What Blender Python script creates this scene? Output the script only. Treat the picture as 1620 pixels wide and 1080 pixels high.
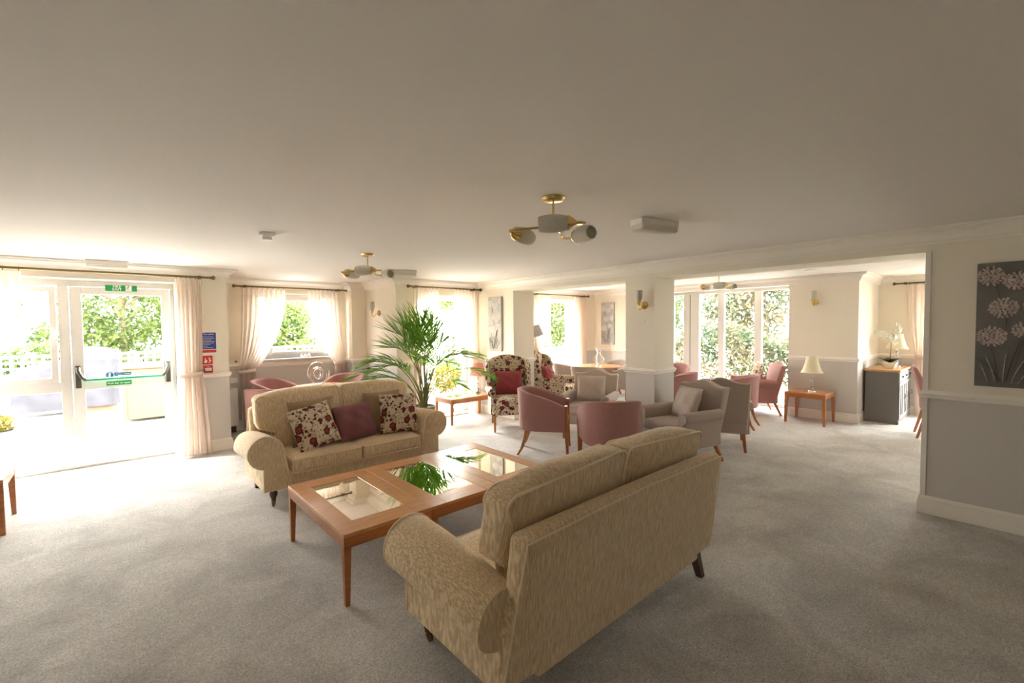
import bpy, math, random
import numpy as np
from mathutils import Matrix, Vector, Euler

random.seed(7)
RNG = np.random.default_rng(11)
PI = math.pi
scene = bpy.context.scene
for _o in list(bpy.data.objects):
    bpy.data.objects.remove(_o, do_unlink=True)
COL = scene.collection

# ------------------------------------------------------------------ camera
CAM_H = 1.62
FOCAL_PX = 711.48                      # for a 1620 px wide frame
_h, _p, _r = [math.radians(a) for a in (48.412, -2.212, -0.565)]
_fwd = Vector((math.cos(_h) * math.cos(_p), math.sin(_h) * math.cos(_p), math.sin(_p)))
_rt = Vector((math.sin(_h), -math.cos(_h), 0))
_up = _rt.cross(_fwd)
_r2 = math.cos(_r) * _rt + math.sin(_r) * _up
_u2 = -math.sin(_r) * _rt + math.cos(_r) * _up
cam_data = bpy.data.cameras.new('camera')
cam_data.sensor_fit = 'HORIZONTAL'
cam_data.sensor_width = 36.0
cam_data.lens = FOCAL_PX * 36.0 / 1620.0
cam_data.clip_start = 0.05
cam_data.clip_end = 200
cam = bpy.data.objects.new('camera', cam_data)
COL.objects.link(cam)
_m = Matrix((( _r2.x, _u2.x, -_fwd.x, 0), (_r2.y, _u2.y, -_fwd.y, 0), (_r2.z, _u2.z, -_fwd.z, CAM_H), (0, 0, 0, 1)))
cam.matrix_world = _m
scene.camera = cam

# ------------------------------------------------------------------ sky, sun, exposure
world = bpy.data.worlds.new('sky')
scene.world = world
world.use_nodes = True
_bg = world.node_tree.nodes['Background']
_bg.inputs['Color'].default_value = (1.0, 0.985, 0.965, 1)
_bg.inputs['Strength'].default_value = 5.5
sun_data = bpy.data.lights.new('sun', 'SUN')
sun_data.energy = 3.0
sun_data.angle = math.radians(4.0)
sun_data.color = (1.0, 0.95, 0.86)
sun = bpy.data.objects.new('sun', sun_data)
COL.objects.link(sun)
sun.rotation_euler = Vector((-0.50, 0.30, 0.81)).to_track_quat('Z', 'Y').to_euler()
scene.view_settings.view_transform = 'Standard'
scene.view_settings.look = 'None'
scene.view_settings.gamma = 1.0
scene.view_settings.use_curve_mapping = False
scene.view_settings.exposure = 3.06
scene.cycles.max_bounces = 14
scene.cycles.diffuse_bounces = 8
scene.cycles.transparent_max_bounces = 24


def portal(name, loc, rot, sx, sy):
    d = bpy.data.lights.new(name, 'AREA')
    d.shape = 'RECTANGLE'
    d.size, d.size_y = sx, sy
    d.cycles.is_portal = True
    o = bpy.data.objects.new(name, d)
    o.location = loc
    o.rotation_euler = rot
    COL.objects.link(o)


# sampling portals in the window openings (they give no light of their own)
portal('portal_door', (-0.32, 7.36, 1.1), (math.radians(-90), 0, 0), 1.9, 2.2)
portal('portal_garden', (2.32, 8.42, 1.62), (math.radians(-90), 0, 0), 1.2, 1.1)
portal('portal_palm', (4.36, 7.0, 1.08), (math.radians(-90), 0, 0), 1.15, 2.1)
portal('portal_table', (7.35, 7.15, 1.3), (math.radians(-90), 0, 0), 1.25, 1.7)
portal('portal_bay', (9.5, 3.89, 1.15), (0, math.radians(90), 0), 2.25, 2.55)
portal('portal_alcove', (10.56, 0.18, 1.1), (0, math.radians(90), 0), 2.1, 1.6)


# ------------------------------------------------------------------ mesh builder
class MB:
    def __init__(self):
        self.v = []; self.f = []; self.s = []; self.m = []

    def add(self, verts, faces, smooth=False, mi=0):
        b = len(self.v)
        self.v.extend([tuple(map(float, p)) for p in verts])
        for f in faces:
            self.f.append([i + b for i in f]); self.s.append(smooth); self.m.append(mi)
        return self

    def box(self, x0, x1, y0, y1, z0, z1, mi=0):
        v = [(x0, y0, z0), (x1, y0, z0), (x1, y1, z0), (x0, y1, z0), (x0, y0, z1), (x1, y0, z1), (x1, y1, z1), (x0, y1, z1)]
        return self.add(v, [(0, 3, 2, 1), (4, 5, 6, 7), (0, 1, 5, 4), (1, 2, 6, 5), (2, 3, 7, 6), (3, 0, 4, 7)], False, mi)

    def frustum(self, pt, st, pb, sb, mi=0):
        """square-section leg from top point (size st) to bottom point (size sb); sizes (sx, sy)"""
        v = []
        for p, s in ((pb, sb), (pt, st)):
            a, b = s[0] / 2, s[1] / 2
            v += [(p[0] - a, p[1] - b, p[2]), (p[0] + a, p[1] - b, p[2]), (p[0] + a, p[1] + b, p[2]), (p[0] - a, p[1] + b, p[2])]
        return self.add(v, [(0, 3, 2, 1), (4, 5, 6, 7), (0, 1, 5, 4), (1, 2, 6, 5), (2, 3, 7, 6), (3, 0, 4, 7)], False, mi)

    def prism(self, pts, axis, t0, t1, mi=0, smooth=False):
        """extrude a 2D outline; axis 'x' -> pts are (y,z); 'y' -> (x,z); 'z' -> (x,y)"""
        def P(p, t):
            return {'x': (t, p[0], p[1]), 'y': (p[0], t, p[1]), 'z': (p[0], p[1], t)}[axis]
        n = len(pts)
        v = [P(p, t0) for p in pts] + [P(p, t1) for p in pts]
        area = sum(pts[i][0] * pts[(i + 1) % n][1] - pts[(i + 1) % n][0] * pts[i][1] for i in range(n))
        flip = (area > 0) != (axis in ('x', 'z'))
        f = [list(range(n))[::-1], list(range(n, 2 * n))] + [(i, (i + 1) % n, n + (i + 1) % n, n + i) for i in range(n)]
        if flip:
            f = [list(q)[::-1] for q in f]
        return self.add(v, f, smooth, mi)

    def tube(self, pts, r, n=8, closed=False, mi=0, flat=1.0):
        pts = [Vector(p) for p in pts]
        k = len(pts)
        rs = r if isinstance(r, (list, tuple)) else [r] * k
        rings = []
        prev = None
        for i in range(k):
            a = pts[(i - 1) % k] if (closed or i > 0) else pts[i]
            b = pts[(i + 1) % k] if (closed or i < k - 1) else pts[i]
            t = (b - a)
            t = t.normalized() if t.length > 1e-9 else Vector((0, 0, 1))
            if prev is None:
                up = Vector((0, 0, 1)) if abs(t.z) < 0.9 else Vector((1, 0, 0))
                u = t.cross(up).normalized()
            else:
                u = (prev - t * prev.dot(t))
                u = u.normalized() if u.length > 1e-9 else t.orthogonal().normalized()
            prev = u
            w = t.cross(u)
            rings.append([pts[i] + (u * math.cos(2 * PI * j / n) + w * math.sin(2 * PI * j / n) * flat) * rs[i] for j in range(n)])
        v = [p for ring in rings for p in ring]
        f = []
        for i in range(k if closed else k - 1):
            for j in range(n):
                a, b = i * n, ((i + 1) % k) * n
                f.append((a + j, b + j, b + (j + 1) % n, a + (j + 1) % n))
        if not closed:
            f.append(list(range(n))); f.append(list(range((k - 1) * n, k * n))[::-1])
        return self.add(v, [list(q)[::-1] for q in f], True, mi)

    def lathe(self, prof, n=20, o=(0, 0, 0), axis='z', mi=0, smooth=True):
        v = []
        for r, z in prof:
            for j in range(n):
                c, s = math.cos(2 * PI * j / n) * r, math.sin(2 * PI * j / n) * r
                p = {'z': (c, s, z), 'y': (s, z, c), 'x': (z, c, s)}[axis]
                v.append((p[0] + o[0], p[1] + o[1], p[2] + o[2]))
        f = []
        for i in range(len(prof) - 1):
            for j in range(n):
                f.append((i * n + j, i * n + (j + 1) % n, (i + 1) * n + (j + 1) % n, (i + 1) * n + j))
        f.append(list(range(n))[::-1]); k = (len(prof) - 1) * n
        f.append(list(range(k, k + n)))
        return self.add(v, f, smooth, mi)

    def grid(self, fn, nu, nv, cu=False, cv=False, mi=0, smooth=True):
        U = nu if cu else nu + 1
        V = nv if cv else nv + 1
        v = [fn(i / nu, j / nv) for i in range(U) for j in range(V)]
        f = []
        for i in range(nu):
            for j in range(nv):
                a, b = i * V, ((i + 1) % U) * V
                f.append((a + j, b + j, b + (j + 1) % V, a + (j + 1) % V))
        return self.add(v, f, smooth, mi)

    def softbox(self, c, h, r, puff=(0, 0, 0), inner=5, mi=0, warp=None):
        """rounded, slightly inflated box: centre c, half sizes h, edge radius r"""
        r = min(r, min(h) * 0.98)
        ax = []
        for a in h:
            e = [-a, -a + 0.12 * r, -a + 0.35 * r, -a + 0.65 * r]
            mid = [(-a + r) + (2 * (a - r)) * i / inner for i in range(inner + 1)]
            ax.append(e + mid + [-q for q in e[::-1]])
        idx = {}
        vs = []; fs = []
        def vid(p):
            q = [max(-(h[i] - r), min(h[i] - r, p[i])) for i in range(3)]
            d = [p[i] - q[i] for i in range(3)]
            L = math.sqrt(sum(t * t for t in d))
            o = list(p)
            if L > 1e-9:
                o = [q[i] + d[i] / L * r for i in range(3)]
            nrm = [o[i] / h[i] for i in range(3)]
            for i in range(3):
                if puff[i]:
                    j, k = (i + 1) % 3, (i + 2) % 3
                    o[i] += math.copysign(1, p[i]) * min(1, abs(nrm[i])) ** 2 * puff[i] * max(0, 1 - nrm[j] ** 2) * max(0, 1 - nrm[k] ** 2)
            key = tuple(round(t, 5) for t in p)
            if key not in idx:
                w = (o[0] + c[0], o[1] + c[1], o[2] + c[2])
                idx[key] = len(vs); vs.append(warp(w) if warp else w)
            return idx[key]
        for i in range(3):
            j, k = (i + 1) % 3, (i + 2) % 3
            for sgn in (-1, 1):
                for a in range(len(ax[j]) - 1):
                    for b in range(len(ax[k]) - 1):
                        q = []
                        for (s, t) in ((a, b), (a + 1, b), (a + 1, b + 1), (a, b + 1)):
                            p = [0, 0, 0]; p[i] = sgn * h[i]; p[j] = ax[j][s]; p[k] = ax[k][t]
                            q.append(vid(p))
                        fs.append(q if sgn > 0 else q[::-1])
        return self.add(vs, fs, True, mi)

    def xf(self, M):
        self.v = [tuple(M @ Vector(p)) for p in self.v]
        return self

    def warp(self, fn):
        self.v = [tuple(fn(*p)) for p in self.v]
        return self

    def build(self, name, mats, parent=None, bevel=0, segs=2, smooth=None, sharp=40, loc=None):
        me = bpy.data.meshes.new(name)
        me.from_pydata(self.v, [], self.f)
        if not isinstance(mats, (list, tuple)):
            mats = [mats]
        for m in mats:
            me.materials.append(m)
        sm = self.s if smooth is None else [smooth] * len(self.f)
        me.polygons.foreach_set('use_smooth', sm)
        me.polygons.foreach_set('material_index', self.m)
        me.update()
        if any(sm):
            me.set_sharp_from_angle(angle=math.radians(sharp))
        o = bpy.data.objects.new(name, me)
        COL.objects.link(o)
        if parent is not None:
            o.parent = parent
        if loc is not None:
            o.location = loc
        if bevel:
            b = o.modifiers.new('bevel', 'BEVEL')
            b.width = bevel; b.segments = segs; b.limit_method = 'ANGLE'; b.angle_limit = math.radians(35)
            b.harden_normals = False
        return o


def tag(o, label, cat, group=None):
    o['label'] = label
    o['category'] = cat
    if group:
        o['group'] = group
    return o


def struct(o, label=None):
    o['kind'] = 'structure'
    if label:
        o['label'] = label
    return o


def thing(name, label, cat, loc=(0, 0, 0), rz=0.0, group=None):
    o = bpy.data.objects.new(name, None)
    o.empty_display_size = 0.1
    COL.objects.link(o)
    o.location = loc
    o.rotation_euler = (0, 0, math.radians(rz))
    return tag(o, label, cat, group)


def copy_tree(src, loc, rz, label, group=None):
    c = src.copy(); COL.objects.link(c)
    c.location = loc; c.rotation_euler = (0, 0, math.radians(rz))
    c['label'] = label
    if group:
        c['group'] = group
    for ch in list(src.children):
        d = ch.copy(); COL.objects.link(d); d.parent = c
        for g in list(ch.children):
            e = g.copy(); COL.objects.link(e); e.parent = d
    return c


# ------------------------------------------------------------------ materials
def new_mat(name):
    m = bpy.data.materials.new(name); m.use_nodes = True
    nt = m.node_tree
    return m, nt, nt.nodes['Principled BSDF']


def N(nt, t, **kw):
    n = nt.nodes.new(t)
    for k, v in kw.items():
        if k in n.inputs:
            n.inputs[k].default_value = v
        else:
            setattr(n, k, v)
    return n


def coords(nt, scale=(1, 1, 1), rot=(0, 0, 0), kind='Object'):
    tc = nt.nodes.new('ShaderNodeTexCoord')
    mp = nt.nodes.new('ShaderNodeMapping')
    mp.inputs['Scale'].default_value = scale
    mp.inputs['Rotation'].default_value = rot
    nt.links.new(tc.outputs[kind], mp.inputs['Vector'])
    return mp.outputs['Vector']


def ramp(nt, src, stops, interp='LINEAR'):
    r = nt.nodes.new('ShaderNodeValToRGB')
    r.color_ramp.interpolation = interp
    e = r.color_ramp.elements
    while len(e) < len(stops):
        e.new(0.5)
    for i, (p, c) in enumerate(stops):
        e[i].position = p
        e[i].color = (*c, 1) if len(c) == 3 else c
    nt.links.new(src, r.inputs['Fac'])
    return r.outputs['Color']


def bump(nt, bsdf, src, strength=0.3, dist=0.01):
    b = nt.nodes.new('ShaderNodeBump')
    b.inputs['Strength'].default_value = strength
    b.inputs['Distance'].default_value = dist
    nt.links.new(src, b.inputs['Height'])
    nt.links.new(b.outputs['Normal'], bsdf.inputs['Normal'])


def plain(name, col, rough=0.6, metal=0.0, var=0.0, scale=8, bmp=0.0, bscale=60, coat=0, spec=0.5):
    m, nt, b = new_mat(name)
    b.inputs['Base Color'].default_value = (*col, 1)
    b.inputs['Roughness'].default_value = rough
    b.inputs['Metallic'].default_value = metal
    b.inputs['Specular IOR Level'].default_value = spec
    if coat:
        b.inputs['Coat Weight'].default_value = coat
        b.inputs['Coat Roughness'].default_value = 0.12
    if var:
        n = N(nt, 'ShaderNodeTexNoise', Scale=scale, Detail=4.0)
        nt.links.new(coords(nt), n.inputs['Vector'])
        c = ramp(nt, n.outputs['Fac'], [(0.3, [q * (1 - var) for q in col]), (0.7, [min(1, q * (1 + var)) for q in col])])
        nt.links.new(c, b.inputs['Base Color'])
    if bmp:
        n2 = N(nt, 'ShaderNodeTexNoise', Scale=bscale, Detail=3.0)
        nt.links.new(coords(nt), n2.inputs['Vector'])
        bump(nt, b, n2.outputs['Fac'], bmp, 0.004)
    return m


def streak(name, dark, light, scale, rough=0.9, bmp=0.35, mid=(0.35, 0.68), sheen=0.2):
    """woven fabric with thread streaks"""
    m, nt, b = new_mat(name)
    n = N(nt, 'ShaderNodeTexNoise', Scale=1.0, Detail=3.0, Roughness=0.6)
    nt.links.new(coords(nt, scale), n.inputs['Vector'])
    c = ramp(nt, n.outputs['Fac'], [(mid[0], dark), (mid[1], light)])
    nt.links.new(c, b.inputs['Base Color'])
    b.inputs['Roughness'].default_value = rough
    b.inputs['Sheen Weight'].default_value = sheen
    b.inputs['Specular IOR Level'].default_value = 0.2
    bump(nt, b, n.outputs['Fac'], bmp, 0.004)
    return m


def wood(name, dark, light, scale=(3, 30, 30), rough=0.32, coat=0.25):
    m, nt, b = new_mat(name)
    n = N(nt, 'ShaderNodeTexNoise', Scale=1.6, Detail=6.0, Roughness=0.62, Distortion=0.7)
    nt.links.new(coords(nt, scale), n.inputs['Vector'])
    c = ramp(nt, n.outputs['Fac'], [(0.28, dark), (0.72, light)])
    nt.links.new(c, b.inputs['Base Color'])
    b.inputs['Roughness'].default_value = rough
    b.inputs['Coat Weight'].default_value = coat
    b.inputs['Coat Roughness'].default_value = 0.15
    bump(nt, b, n.outputs['Fac'], 0.08, 0.002)
    return m


M = {}
M['cream'] = plain('cream_wall_paint', (0.80, 0.743, 0.635), 0.75, bmp=0.12, bscale=180)
M['greyp'] = plain('grey_wall_paint', (0.60, 0.575, 0.55), 0.75, bmp=0.15, bscale=220)
M['ceil'] = plain('ceiling_paint', (0.75, 0.712, 0.675), 0.8, bmp=0.08, bscale=90)
M['trim'] = plain('white_gloss_trim', (0.83, 0.79, 0.73), 0.35)
M['upvc'] = plain('white_upvc', (0.64, 0.63, 0.61), 0.3)
M['white'] = plain('white_plastic', (0.82, 0.81, 0.78), 0.4)


def carpet():
    m, nt, b = new_mat('grey_carpet')
    v = coords(nt)
    n1 = N(nt, 'ShaderNodeTexNoise', Scale=95.0, Detail=4.0, Roughness=0.75)
    n2 = N(nt, 'ShaderNodeTexNoise', Scale=2.2, Detail=4.0, Roughness=0.6, Distortion=0.8)
    n3 = N(nt, 'ShaderNodeTexNoise', Scale=32.0, Detail=3.0)
    for n in (n1, n2, n3):
        nt.links.new(v, n.inputs['Vector'])
    fine = ramp(nt, n1.outputs['Fac'], [(0.32, (0.34, 0.32, 0.295)), (0.50, (0.59, 0.57, 0.54)), (0.68, (0.80, 0.78, 0.75))])
    big = ramp(nt, n2.outputs['Fac'], [(0.3, (0.76, 0.755, 0.745)), (0.7, (1.12, 1.12, 1.12))])
    mid = ramp(nt, n3.outputs['Fac'], [(0.3, (0.88, 0.88, 0.88)), (0.7, (1.08, 1.08, 1.08))])
    x = N(nt, 'ShaderNodeMix', data_type='RGBA', blend_type='MULTIPLY')
    x.inputs['Factor'].default_value = 1.0
    y = N(nt, 'ShaderNodeMix', data_type='RGBA', blend_type='MULTIPLY')
    y.inputs['Factor'].default_value = 1.0
    nt.links.new(fine, x.inputs['A']); nt.links.new(big, x.inputs['B'])
    nt.links.new(x.outputs['Result'], y.inputs['A']); nt.links.new(mid, y.inputs['B'])
    nt.links.new(y.outputs['Result'], b.inputs['Base Color'])
    b.inputs['Roughness'].default_value = 1.0
    b.inputs['Specular IOR Level'].default_value = 0.05
    b.inputs['Sheen Weight'].default_value = 0.15
    bump(nt, b, n1.outputs['Fac'], 0.7, 0.012)
    return m


M['carpet'] = carpet()
M['sofa'] = streak('beige_chenille', (0.54, 0.395, 0.23), (0.82, 0.665, 0.455), (290, 48, 17), bmp=0.5, mid=(0.40, 0.63))
M['sofa_pipe'] = plain('beige_piping', (0.80, 0.67, 0.48), 0.85)
M['taupe'] = streak('taupe_fabric', (0.25, 0.17, 0.095), (0.36, 0.26, 0.155), (160, 160, 120), bmp=0.3)
M['pink'] = streak('dusky_pink_fabric', (0.33, 0.158, 0.148), (0.47, 0.26, 0.245), (190, 190, 170), bmp=0.4)
M['plum'] = streak('plum_fabric', (0.18, 0.065, 0.075), (0.28, 0.115, 0.125), (220, 220, 200), bmp=0.3)
M['burg'] = streak('burgundy_fabric', (0.22, 0.035, 0.045), (0.31, 0.06, 0.065), (60, 60, 60), bmp=0.15)
M['greige'] = streak('greige_fabric', (0.37, 0.30, 0.255), (0.50, 0.42, 0.37), (170, 170, 150), bmp=0.3)
M['cherry'] = wood('cherry_wood', (0.31, 0.095, 0.024), (0.47, 0.175, 0.055))
M['cherry_top'] = wood('cherry_wood_top', (0.45, 0.18, 0.05), (0.63, 0.30, 0.11), (2.5, 26, 26), 0.28, 0.35)
M['darkwood'] = wood('dark_mahogany', (0.045, 0.016, 0.01), (0.095, 0.032, 0.02))
M['oak'] = wood('oak_top', (0.44, 0.24, 0.09), (0.60, 0.36, 0.16), (3, 25, 25), 0.4, 0.1)
M['brass'] = plain('polished_brass', (0.70, 0.52, 0.20), 0.2, 1.0)
M['bronze'] = plain('antique_brass', (0.20, 0.15, 0.07), 0.32, 1.0)
M['chrome'] = plain('chrome', (0.78, 0.78, 0.78), 0.08, 1.0)
M['gunmetal'] = plain('dark_grey_metal', (0.085, 0.08, 0.07), 0.4, 0.6)
M['green'] = plain('green_painted_bar', (0.05, 0.38, 0.18), 0.4)
M['signgreen'] = plain('sign_green', (0.0, 0.25, 0.07), 0.5)
M['signblue'] = plain('notice_blue', (0.02, 0.05, 0.30), 0.5)
M['stickerblue'] = plain('sticker_blue', (0.01, 0.10, 0.26), 0.5)
M['signred'] = plain('sign_red', (0.60, 0.03, 0.02), 0.45)
M['callred'] = plain('call_point_red', (0.45, 0.01, 0.02), 0.35)
M['print'] = plain('print_white', (0.85, 0.85, 0.82), 0.5)
M['printdark'] = plain('print_dark', (0.03, 0.05, 0.03), 0.5)
M['cabinet'] = plain('grey_cabinet_paint', (0.15, 0.145, 0.13), 0.5, bmp=0.05)
M['ivory'] = plain('ivory_shade', (0.78, 0.72, 0.52), 0.8)
M['ceramic'] = plain('white_ceramic', (0.80, 0.77, 0.70), 0.25)
M['soil'] = plain('potting_soil', (0.06, 0.04, 0.03), 0.95, var=0.3, scale=60)
M['basket'] = streak('woven_basket', (0.20, 0.15, 0.11), (0.40, 0.33, 0.26), (30, 30, 120), bmp=0.8)
M['patio'] = plain('pale_paving', (0.34, 0.33, 0.31), 0.9, var=0.08, scale=3)
M['bbq'] = plain('grey_cover_fabric', (0.045, 0.044, 0.050), 0.9, var=0.2, scale=4, spec=0.0)
M['bbq_light'] = plain('pale_cover_fabric', (0.13, 0.13, 0.14), 0.9, spec=0.0)
M['fence'] = plain('white_fence_paint', (0.75, 0.74, 0.70), 0.6)
M['tanboard'] = plain('tan_board', (0.11, 0.078, 0.055), 0.9, var=0.06, scale=5, spec=0.0)
M['terracotta'] = plain('terracotta', (0.12, 0.04, 0.025), 0.9, spec=0.0)
M['canvas'] = plain('grey_canvas', (0.165, 0.155, 0.145), 0.8, var=0.12, scale=5, bmp=0.3, bscale=150)
M['petal'] = plain('dusty_pink_impasto', (0.52, 0.415, 0.385), 0.45, var=0.25, scale=40)
M['silver'] = plain('silver_leaf_paint', (0.55, 0.54, 0.52), 0.35, 0.6, var=0.3, scale=60)
M['stemdark'] = plain('dark_stem_paint', (0.07, 0.062, 0.055), 0.6)
M['canvas_pale'] = plain('pale_grey_canvas', (0.42, 0.42, 0.41), 0.8, var=0.15, scale=6, bmp=0.3, bscale=150)
M['petal_pale'] = plain('pale_impasto', (0.66, 0.655, 0.64), 0.6, var=0.15, scale=40)
M['orchid'] = plain('orchid_petal', (0.86, 0.85, 0.74), 0.6)
M['leafdark'] = plain('dark_leaf', (0.022, 0.05, 0.015), 0.35)
M['stem'] = plain('brown_stem', (0.10, 0.06, 0.03), 0.6)
M['bark'] = plain('tree_bark', (0.13, 0.09, 0.06), 0.9, var=0.3, scale=9)


def mat_glass():
    m, nt, b = new_mat('window_glass')
    nt.nodes.remove(b)
    out = nt.nodes['Material Output']
    tr = N(nt, 'ShaderNodeBsdfTransparent'); tr.inputs['Color'].default_value = (0.97, 0.98, 0.975, 1)
    gl = N(nt, 'ShaderNodeBsdfGlossy'); gl.inputs['Roughness'].default_value = 0.01
    lw = N(nt, 'ShaderNodeLayerWeight'); lw.inputs['Blend'].default_value = 0.5
    pw = N(nt, 'ShaderNodeMath', operation='POWER'); pw.inputs[1].default_value = 5.0
    ma = N(nt, 'ShaderNodeMath', operation='MULTIPLY_ADD'); ma.inputs[1].default_value = 0.6; ma.inputs[2].default_value = 0.025
    nt.links.new(lw.outputs['Facing'], pw.inputs[0]); nt.links.new(pw.outputs[0], ma.inputs[0])
    mx = N(nt, 'ShaderNodeMixShader')
    nt.links.new(ma.outputs[0], mx.inputs['Fac'])
    nt.links.new(tr.outputs[0], mx.inputs[1]); nt.links.new(gl.outputs[0], mx.inputs[2])
    nt.links.new(mx.outputs[0], out.inputs['Surface'])
    return m


def mat_cloth(name, col, trans=0.45, clear=0.1):
    m, nt, b = new_mat(name)
    nt.nodes.remove(b)
    out = nt.nodes['Material Output']
    n = N(nt, 'ShaderNodeTexNoise', Scale=1.0, Detail=2.0)
    nt.links.new(coords(nt, (160, 160, 30)), n.inputs['Vector'])
    c = ramp(nt, n.outputs['Fac'], [(0.3, [q * 0.92 for q in col]), (0.7, col)])
    d = N(nt, 'ShaderNodeBsdfDiffuse'); t = N(nt, 'ShaderNodeBsdfTranslucent'); cl = N(nt, 'ShaderNodeBsdfTransparent')
    nt.links.new(c, d.inputs['Color']); nt.links.new(c, t.inputs['Color'])
    m1 = N(nt, 'ShaderNodeMixShader'); m1.inputs['Fac'].default_value = trans
    m2 = N(nt, 'ShaderNodeMixShader'); m2.inputs['Fac'].default_value = clear
    nt.links.new(d.outputs[0], m1.inputs[1]); nt.links.new(t.outputs[0], m1.inputs[2])
    nt.links.new(m1.outputs[0], m2.inputs[1]); nt.links.new(cl.outputs[0], m2.inputs[2])
    nt.links.new(m2.outputs[0], out.inputs['Surface'])
    return m


def mat_leaf(name, c1, c2, trans=0.35, scale=14.0, spec=0.35):
    m, nt, b = new_mat(name)
    out = nt.nodes['Material Output']
    n = N(nt, 'ShaderNodeTexNoise', Scale=scale, Detail=3.0)
    nt.links.new(coords(nt), n.inputs['Vector'])
    c = ramp(nt, n.outputs['Fac'], [(0.3, c1), (0.7, c2)])
    nt.links.new(c, b.inputs['Base Color'])
    b.inputs['Roughness'].default_value = 0.4
    b.inputs['Specular IOR Level'].default_value = spec
    t = N(nt, 'ShaderNodeBsdfTranslucent')
    nt.links.new(c, t.inputs['Color'])
    mx = N(nt, 'ShaderNodeMixShader'); mx.inputs['Fac'].default_value = trans
    nt.links.new(b.outputs[0], mx.inputs[1]); nt.links.new(t.outputs[0], mx.inputs[2])
    nt.links.new(mx.outputs[0], out.inputs['Surface'])
    return m


def mat_floral():
    """cream cotton printed with red flower heads, grey-green leaves and thin stems"""
    m, nt, b = new_mat('floral_fabric')
    v = coords(nt)
    def vor(scale, rnd=1.0, off=0.0):
        mp = N(nt, 'ShaderNodeMapping'); mp.inputs['Location'].default_value = (off, off * 1.7, off * 0.6)
        nt.links.new(v, mp.inputs['Vector'])
        w = N(nt, 'ShaderNodeTexVoronoi', Scale=scale, Randomness=rnd)
        wn = N(nt, 'ShaderNodeTexNoise', Scale=40.0, Detail=1.0)
        nt.links.new(mp.outputs['Vector'], wn.inputs['Vector'])
        ad = N(nt, 'ShaderNodeMix', data_type='VECTOR'); ad.inputs['Factor'].default_value = 0.025
        nt.links.new(mp.outputs['Vector'], ad.inputs['A']); nt.links.new(wn.outputs['Color'], ad.inputs['B'])
        nt.links.new(ad.outputs['Result'], w.inputs['Vector'])
        return w
    def layer(base, col, fac):
        x = N(nt, 'ShaderNodeMix', data_type='RGBA')
        nt.links.new(fac, x.inputs['Factor'])
        if isinstance(base, tuple):
            x.inputs['A'].default_value = (*base, 1)
        else:
            nt.links.new(base, x.inputs['A'])
        if isinstance(col, tuple):
            x.inputs['B'].default_value = (*col, 1)
        else:
            nt.links.new(col, x.inputs['B'])
        return x.outputs['Result']
    K, W = (0, 0, 0), (1, 1, 1)
    base = (0.62, 0.53, 0.40)
    n = N(nt, 'ShaderNodeTexNoise', Scale=9.0, Detail=1.0, Distortion=1.2)
    nt.links.new(v, n.inputs['Vector'])
    stems = ramp(nt, n.outputs['Fac'], [(0.475, K), (0.488, W), (0.505, W), (0.518, K)])
    c = layer(base, (0.30, 0.24, 0.15), stems)
    lv = vor(30, 1.0, 3.1)
    leaves = ramp(nt, lv.outputs['Distance'], [(0.30, W), (0.36, K)])
    c = layer(c, (0.27, 0.215, 0.135), leaves)
    sb = vor(21, 1.0, 7.7)
    buds = ramp(nt, sb.outputs['Distance'], [(0.27, W), (0.31, K)])
    c = layer(c, (0.135, 0.022, 0.024), buds)
    fl = vor(9.5, 0.85, 1.3)
    disc = ramp(nt, fl.outputs['Distance'], [(0.33, W), (0.36, K)])
    ring = ramp(nt, fl.outputs['Distance'], [(0.06, (0.12, 0.015, 0.018)), (0.12, (0.30, 0.075, 0.06)), (0.20, (0.19, 0.03, 0.03)), (0.30, (0.11, 0.015, 0.018))])
    c = layer(c, ring, disc)
    nt.links.new(c, b.inputs['Base Color'])
    b.inputs['Roughness'].default_value = 0.85
    b.inputs['Specular IOR Level'].default_value = 0.2
    return m


M['glass'] = mat_glass()
M['curtain'] = mat_cloth('blush_curtain', (0.86, 0.765, 0.69), 0.34, 0.02)
M['sheer'] = mat_cloth('pale_sheer_curtain', (0.84, 0.755, 0.68), 0.45, 0.08)
M['pleat'] = mat_cloth('pink_pleated_shade', (0.72, 0.42, 0.34), 0.4, 0.0)
M['shadeglass'] = mat_cloth('frosted_glass', (0.80, 0.775, 0.71), 0.3, 0.0)
M['palm'] = mat_leaf('palm_leaf', (0.07, 0.20, 0.012), (0.19, 0.40, 0.03), 0.45)
M['palmstem'] = plain('palm_stem', (0.17, 0.19, 0.06), 0.5)
M['hedge'] = mat_leaf('hedge_leaf', (0.030, 0.055, 0.016), (0.115, 0.145, 0.045), 0.3, 1.5, 0.05)
M['pine'] = mat_leaf('pine_leaf', (0.045, 0.075, 0.042), (0.15, 0.115, 0.07), 0.3, 1.2, 0.05)
M['bushy'] = mat_leaf('flower_bush', (0.03, 0.05, 0.008), (0.15, 0.105, 0.012), 0.3, 5, 0.05)
M['floral'] = mat_floral()
M['mirror'] = plain('smoked_mirror_glass', (0.86, 0.84, 0.78), 0.015, 1.0)
_m, _nt, _b = new_mat('clear_acrylic')
_b.inputs['Base Color'].default_value = (0.9, 0.9, 0.9, 1)
_b.inputs['Roughness'].default_value = 0.03
_b.inputs['Transmission Weight'].default_value = 0.7
_b.inputs['IOR'].default_value = 1.45
M['crystal'] = _m

# ================================================================== room shell
CZ = 2.37          # ceiling height
DADO = 1.00
RW = 5.06          # face of the wall with the two openings
RW2 = 5.54         # its far face
BAY = 8.70


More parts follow.
